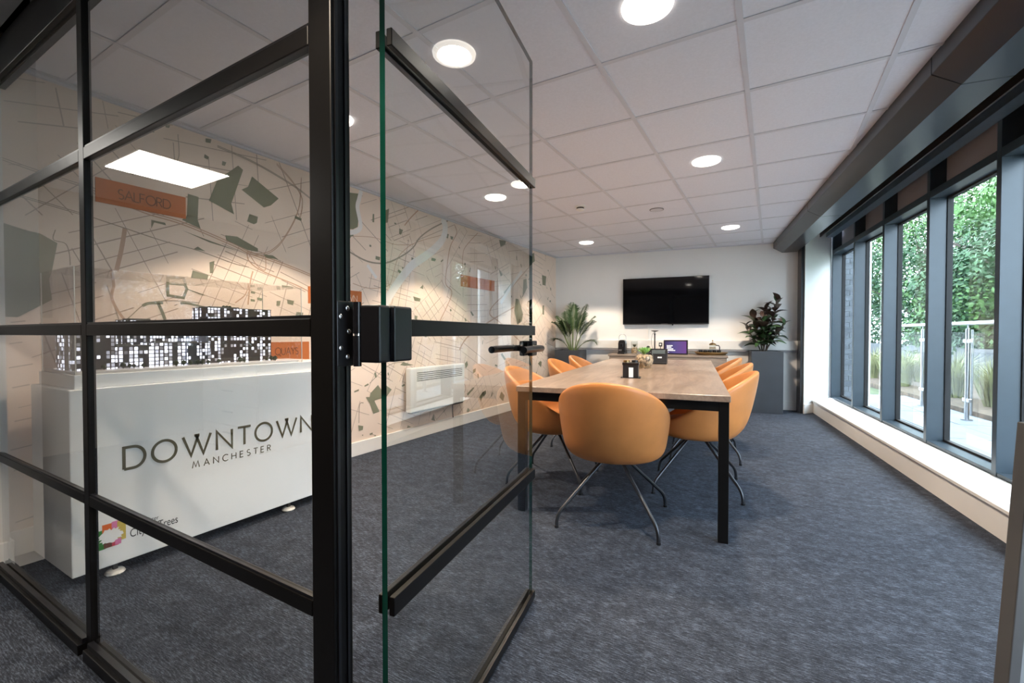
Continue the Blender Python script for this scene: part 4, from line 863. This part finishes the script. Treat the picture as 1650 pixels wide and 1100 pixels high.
def leaf_mesh(name, m_):
    b = MB(); n = 7; L_ = 1.0
    for k in range(n + 1):
        t_ = k / n; wv = .27 * math.sin(math.pi * min(1, t_ ** .8)) ** .9 if 0 < k < n else 0.004; z = .22 * t_ * (1 - t_) * 2 - .16 * t_ * t_
        b.v += [(t_, -wv, z + wv * .35), (t_, 0, z), (t_, wv, z + wv * .35)]
    for k in range(n):
        for j in range(2): b.f.append((k * 3 + j, k * 3 + j + 1, (k + 1) * 3 + j + 1, (k + 1) * 3 + j)); b.m.append(0)
    me = bpy.data.meshes.new(name); me.from_pydata(b.v, [], b.f); me.materials.append(m_)
    for p in me.polygons: p.use_smooth = True
    return me
LG, LR = leaf_mesh('rubber_leaf_green', M['leaf_green']), leaf_mesh('rubber_leaf_maroon', M['leaf_red'])
stems = [((0, 0), (.04, .02), .30), ((-.01, 0), (-.13, .0), .50), ((.02, 0), (.16, -.03), .70), ((0, .02), (.03, .03), .58), ((.01, -.02), (.23, .0), .38), ((-.02, 0), (-.22, -.02), .36), ((0, -.02), (-.02, -.12), .46)]
for (a0, a1, h) in stems:
    pts = [Vector((a0[0] + (a1[0] - a0[0]) * f ** 1.3, a0[1] + (a1[1] - a0[1]) * f ** 1.3, h * f)) for f in (0, .25, .5, .75, 1)]
    b = MB(); b.tube(pts, [.010, .009, .008, .006, .004], 7); b.obj('stem', M['trunk'], rb, smooth=True)
    nl = int(h * 30)
    for k in range(nl):
        f = .22 + .78 * (k + 1) / nl; i = min(int(f * 4), 3); q = pts[i].lerp(pts[min(i + 1, 4)], f * 4 - i); az = k * 2.4 + h * 9 + pr_.uniform(-.3, .3)
        if math.sin(az) > .55 and q.y + .16 * math.sin(az) > .16: az = -az
        o = bpy.data.objects.new('leaf', LR if (f > .62 or pr_.random() < .3) and pr_.random() < .8 else LG); COL.objects.link(o); o.parent = rb; o.location = q
        sc = (.20 if f < .8 else .15) * pr_.uniform(.85, 1.12); o.scale = (sc, sc, sc); o.rotation_euler = (pr_.uniform(-.3, .3), -R(15 + 60 * max(0, f - .55) * 1.6) + pr_.uniform(-.2, .3), az)

# ================================================================== TAPERED STAND AT THE RIGHT EDGE
t = empty('floor_stand', (.3885, 1.266, 0), YAW); tag(t, 'tapered grey floor stand cut off by the right picture edge', 'floor stand')
def taper(x0, x1, y0, y1, z0, z1, k0, k1, name, m_):
    b = MB(); b.add([(x, y, z) for z in (z0, z1) for (x, y) in ((x0 + k0 * z, y0), (x1 - k1 * z, y0), (x1 - k1 * z, y1), (x0 + k0 * z, y1))], [(0, 3, 2, 1), (4, 5, 6, 7), (0, 1, 5, 4), (1, 2, 6, 5), (2, 3, 7, 6), (3, 0, 4, 7)]); return b.obj(name, m_, t, bevel=.002)
taper(0, .024, -.014, .014, 0, .86, .0726, -.0726, 'side_edge', M['board_edge']); taper(.026, .416, -.010, .010, .03, .85, .0726, .0726, 'stand_face', M['board_face']); taper(.418, .442, -.014, .014, 0, .86, -.0726, .0726, 'side_edge', M['board_edge'])
b = MB(); b.box(.02, .42, -.12, .12, 0, .02); b.obj('stand_foot', M['board_edge'], t, bevel=.002)

# ================================================================== LOBBY CABINET (seen mirrored in the partition)
t = empty('drawer_cabinet', (-4.25, -1.35, 0), R(0)); tag(t, 'pale drawer cabinet mirrored in the lower left glass pane', 'cabinet')
b = MB(); b.box(-.45, .45, -.25, .25, 0, .80); b.obj('cabinet_body', mat('pale_cabinet', (.55, .50, .45), .4), t, bevel=.003)
for k in range(4):
    b = MB(); b.box(-.44, .44, .25, .268, .03 + k * .19, .21 + k * .19); d_ = b.obj('drawer', mat('pale_drawer', (.58, .53, .48), .4), t, bevel=.002)
    b = MB(); b.box(-.08, .08, .268, .28, .14 + k * .19, .15 + k * .19); b.obj('drawer_handle', M['black_satin'], d_)

# ================================================================== OUTSIDE
gd = MB().box(1.86, 40, -8, 45, -.30, -.03).obj('ground_outside', M['lawn'], rotz=ANG); structure(gd, 'rough ground outside beyond the terrace', 'ground')
pv = MB().box(1.87, 3.25, -1.0, 9.4, -.03, -.012).obj('terrace_base', M['joint'], rotz=ANG); structure(pv, 'pale paved terrace strip outside the windows', 'paving')
slab = None
for i in range(3):
    for j in range(11):
        x0, y0 = 1.875 + i * .46, -.55 + j * .905
        if slab is None: slab = MB().box(.004, .456, .004, .901, -.012, 0).obj('paving_slab', M['paving'], pv, bevel=.003); slab.location = (x0, y0, 0)
        else: c = slab.copy(); COL.objects.link(c); c.parent = pv; c.location = (x0, y0, pr_.uniform(-.002, .002))
bl = empty('steel_balustrade', (0, 0, 0), ANG); tag(bl, 'brushed steel handrail with posts and clear infill panels on the terrace', 'balustrade')
UB = 3.02
b = MB(); b.tube([(UB, 1.0, 1.165), (UB, 9.35, 1.165)], .024, 14); b.obj('handrail', M['steel'], bl, smooth=True)
for v in (2.4, 3.55, 4.70, 5.85, 7.05, 8.20, 9.30):
    b = MB(); b.lathe([(.055, 0), (.055, .012), (.022, .014), (.022, 1.10), (.008, 1.105), (.008, 1.142)], 16, (UB, v, 0)); ps = b.obj('post', M['steel'], bl, smooth=True)
    if abs(v - 7.05) < .01: b = MB(); b.lathe([(.012, .05), (.012, 1.09)], 12, (UB + .055, v + .03, 0)); b.obj('post_tube', M['steel'], ps, smooth=True)
    for z in (.24, .95):
        b = MB(); b.box(UB - .016, UB + .016, v - .075, v + .075, z - .022, z + .022); b.obj('glass_clamp', M['steel'], ps, bevel=.006)
    if v < 9:
        b = MB(); b.box(UB - .005, UB + .005, v + .06, v + 1.09, .12, 1.06); b.obj('infill_pane', M['infill'], bl)
bd = MB().box(3.25, 5.35, -1, 16, -.03, .06).obj('planting_bed', M['soil_bed'], rotz=ANG); structure(bd, 'brown mulch planting bed beyond the balustrade', 'flower bed')
gw = MB().box(5.4, 5.62, -2, 26, -.03, .72).obj('garden_wall', M['garden_wall'], rotz=ANG); structure(gw, 'low dark garden wall behind the grasses', 'wall')
def grass(u, v, h, n, label):
    b = MB()
    for k in range(n):
        az = pr_.uniform(0, 6.283); ln = h * pr_.uniform(.6, 1.1); lean = pr_.uniform(.1, .75); d = Vector((math.cos(az), math.sin(az), 0)); s = Vector((-d.y, d.x, 0)) * .0055; p = d * pr_.uniform(0, .10)
        m_ = p + d * ln * .32 * lean + Vector((0, 0, ln * .60)); e_ = p + d * ln * .95 * lean + Vector((0, 0, ln * (.95 - .35 * lean)))
        b.add([p - s, p + s, m_ + s, m_ - s, e_], [(0, 1, 2, 3), (3, 2, 4)])
    o = b.obj('ornamental_grass', M['grass_pale'], loc=W(u, v, .06), fix=False); tag(o, label, 'grass', 'pale grass clumps beyond the balustrade'); return o
gi = 0
for j in range(13):
    for i in range(2):
        u, v = 3.6 + i * .75 + pr_.uniform(-.15, .15), 3.2 + j * .82 + pr_.uniform(-.2, .2)
        if pr_.random() < .12: continue
        grass(u, v, pr_.uniform(.55, .85), 230, 'clump of pale straw-green ornamental grass in the bed beyond the balustrade')
bw = empty('wall_brick_pier', (0, 0, 0), ANG); structure(bw, 'grey brick pier outside the farthest window bay', 'wall')
b = MB(); b.box(1.90, 2.20, 7.68, 8.4, 0, 3.2); b.obj('mortar_core', M['mortar'], bw)
bk_ = MB().box(0, .215, 0, .03, 0, .065); brick0 = None
for r_ in range(42):
    x = 1.895 - (.1125 if r_ % 2 else 0)
    while x < 2.20:
        x0, x1 = max(x, 1.895), min(x + .215, 2.205)
        if x1 - x0 > .03: MB().box(x0, x1, 7.668, 7.70, r_ * .075 + .005, r_ * .075 + .070).obj('brick', M['brick'], bw)
        x += .225
b = MB(); b.box(2.205, 2.25, 7.66, 8.4, 0, 3.2); b.obj('corner_trim', M['white_trim'], bw)
def tree(u, v, h, cr_r, nl, label, mats, ls=.115, low=.12):
    t = empty('garden_tree', W(u, v, -.03), pr_.uniform(0, 6)); tag(t, label, 'tree', 'trees beyond the garden wall')
    b = MB(); lean = (pr_.uniform(-.3, .3), pr_.uniform(-.3, .3)); pts = [Vector((lean[0] * f * f, lean[1] * f * f, h * .8 * f)) for f in (0, .2, .4, .6, .8, 1)]
    b.tube(pts, [.17, .15, .13, .10, .07, .03], 10); 
    for k in range(9):
        f = .3 + .65 * k / 9; i = min(int(f * 5), 4); q = pts[i]; az = k * 2.4; e_ = q + Vector((math.cos(az), math.sin(az), .7)) * cr_r * .7; b.tube([q, q.lerp(e_, .5) + Vector((0, 0, .1)), e_], [.06, .04, .012], 6)
    b.obj('trunk', M['trunk'], t, smooth=True)
    f = MB(); cl = []
    for k in range(34):
        a = pr_.uniform(0, 6.283); rr_ = cr_r * math.sqrt(pr_.random()); cl.append((Vector((math.cos(a) * rr_, math.sin(a) * rr_, h * (low + (1 - low) * pr_.random() ** .8 * (1 - .35 * (rr_ / cr_r) ** 2)))), pr_.uniform(.45, .9) * cr_r * .5, pr_.choice([0, 0, 1, 2])))
    for k in range(nl):
        c, r2, mi = pr_.choice(cl); d = Vector((pr_.gauss(0, 1), pr_.gauss(0, 1), pr_.gauss(0, .75))).normalized(); p = c + d * r2 * pr_.uniform(.55, 1.05)
        if p.z < .1: p.z = .1 + pr_.random() * .3
        n_ = (d + Vector((pr_.gauss(0, .5), pr_.gauss(0, .5), pr_.gauss(0, .5) + .5))).normalized(); a1 = n_.orthogonal().normalized(); a1.rotate(Matrix.Rotation(pr_.uniform(0, 6.28), 3, n_)); a2 = n_.cross(a1); s = ls * pr_.uniform(.6, 1.25)
        f.cm = mi; f.add([p - a1 * s * .55, p + a2 * s * .3, p + a1 * s * .55, p - a2 * s * .3], [(0, 1, 2, 3)])
    o = f.obj('foliage', mats, t, fix=False); o['kind'] = 'stuff'
    return t
A, B, C_ = M['leaf_a'], M['leaf_b'], M['leaf_c']
tree(6.9, 8.6, 4.6, 1.7, 17100, 'bright green tree behind the widest-looking window bay', [A, B, C_]); tree(7.6, 11.6, 6.2, 2.0, 17100, 'tall mid-green tree with a pale trunk behind the third bay', [B, A, C_], .11, .35)
tree(6.4, 13.5, 4.0, 1.7, 15200, 'dense dark evergreen low behind the second bay', [B, B, A], .10, .05); tree(8.2, 16.0, 6.5, 2.2, 15200, 'tall dark tree seen through the second window bay', [B, A, A]); tree(7.0, 19.5, 5.0, 2.2, 13300, 'farthest tree visible past the brick pier', [B, A, C_])
tree(6.6, 5.6, 4.2, 1.6, 13300, 'leafy tree beyond the right edge of the picture', [A, C_, B]); tree(9.6, 8.0, 7.0, 2.4, 15200, 'taller light green tree rising behind the bright one', [A, C_, B]); tree(7.2, 2.6, 4.6, 1.8, 11400, 'green tree beside the windows near the doorway', [A, B, C_])
tree(10.5, 10.4, 8.0, 2.6, 15000, 'tall backdrop tree between the bright and the pale-trunked ones', [B, A, C_]); tree(10.6, 18.5, 8.5, 2.8, 15000, 'tall backdrop tree beyond the dark evergreen', [B, A, A]); tree(9.4, 22.5, 8.0, 2.8, 12000, 'last tall tree in the distance past the brick pier', [B, A, A])
tree(6.2, 24.0, 7.5, 2.6, 16000, 'distant tree closing the view through the second bay', [B, A, C_], .12, .04); tree(4.6, 30.0, 8.0, 3.0, 16000, 'farthest tree in line with the brick pier', [B, A, A], .14, .04)
tree(9.8, 13.2, 7.5, 2.5, 15200, 'big background tree filling the gap over the third bay', [A, B, C_])
def shrub(u, v, r, h, n, label):
    t = empty('evergreen_shrub', W(u, v, -.03)); tag(t, label, 'shrub', 'low shrubs behind the garden wall')
    b = MB(); b.tube([(0, 0, 0), (.05, .03, h * .5)], [.05, .02], 6); b.obj('stem', M['trunk'], t)
    f = MB()
    for k in range(n):
        d = Vector((pr_.gauss(0, 1), pr_.gauss(0, 1), pr_.gauss(0, 1))).normalized(); p = Vector((d.x * r, d.y * r, h * (.5 + .5 * d.z))) * 1.0; p *= pr_.uniform(.75, 1.05); n_ = (d + Vector((pr_.gauss(0, .5), pr_.gauss(0, .5), .4))).normalized(); a1 = n_.orthogonal().normalized(); a1.rotate(Matrix.Rotation(pr_.uniform(0, 6.28), 3, n_)); a2 = n_.cross(a1); s = .11 * pr_.uniform(.6, 1.2); f.cm = pr_.choice([0, 0, 1]); f.add([p - a1 * s * .55, p + a2 * s * .3, p + a1 * s * .55, p - a2 * s * .3], [(0, 1, 2, 3)])
    o = f.obj('foliage', [B, A], t, fix=False); o['kind'] = 'stuff'
for k in range(12): shrub(6.75 + .25 * (k % 2), 3.0 + k * 1.35, .85, 1.9 + .4 * ((k * 7) % 3), 2200, 'dark leafy shrub in the hedge row behind the low garden wall')
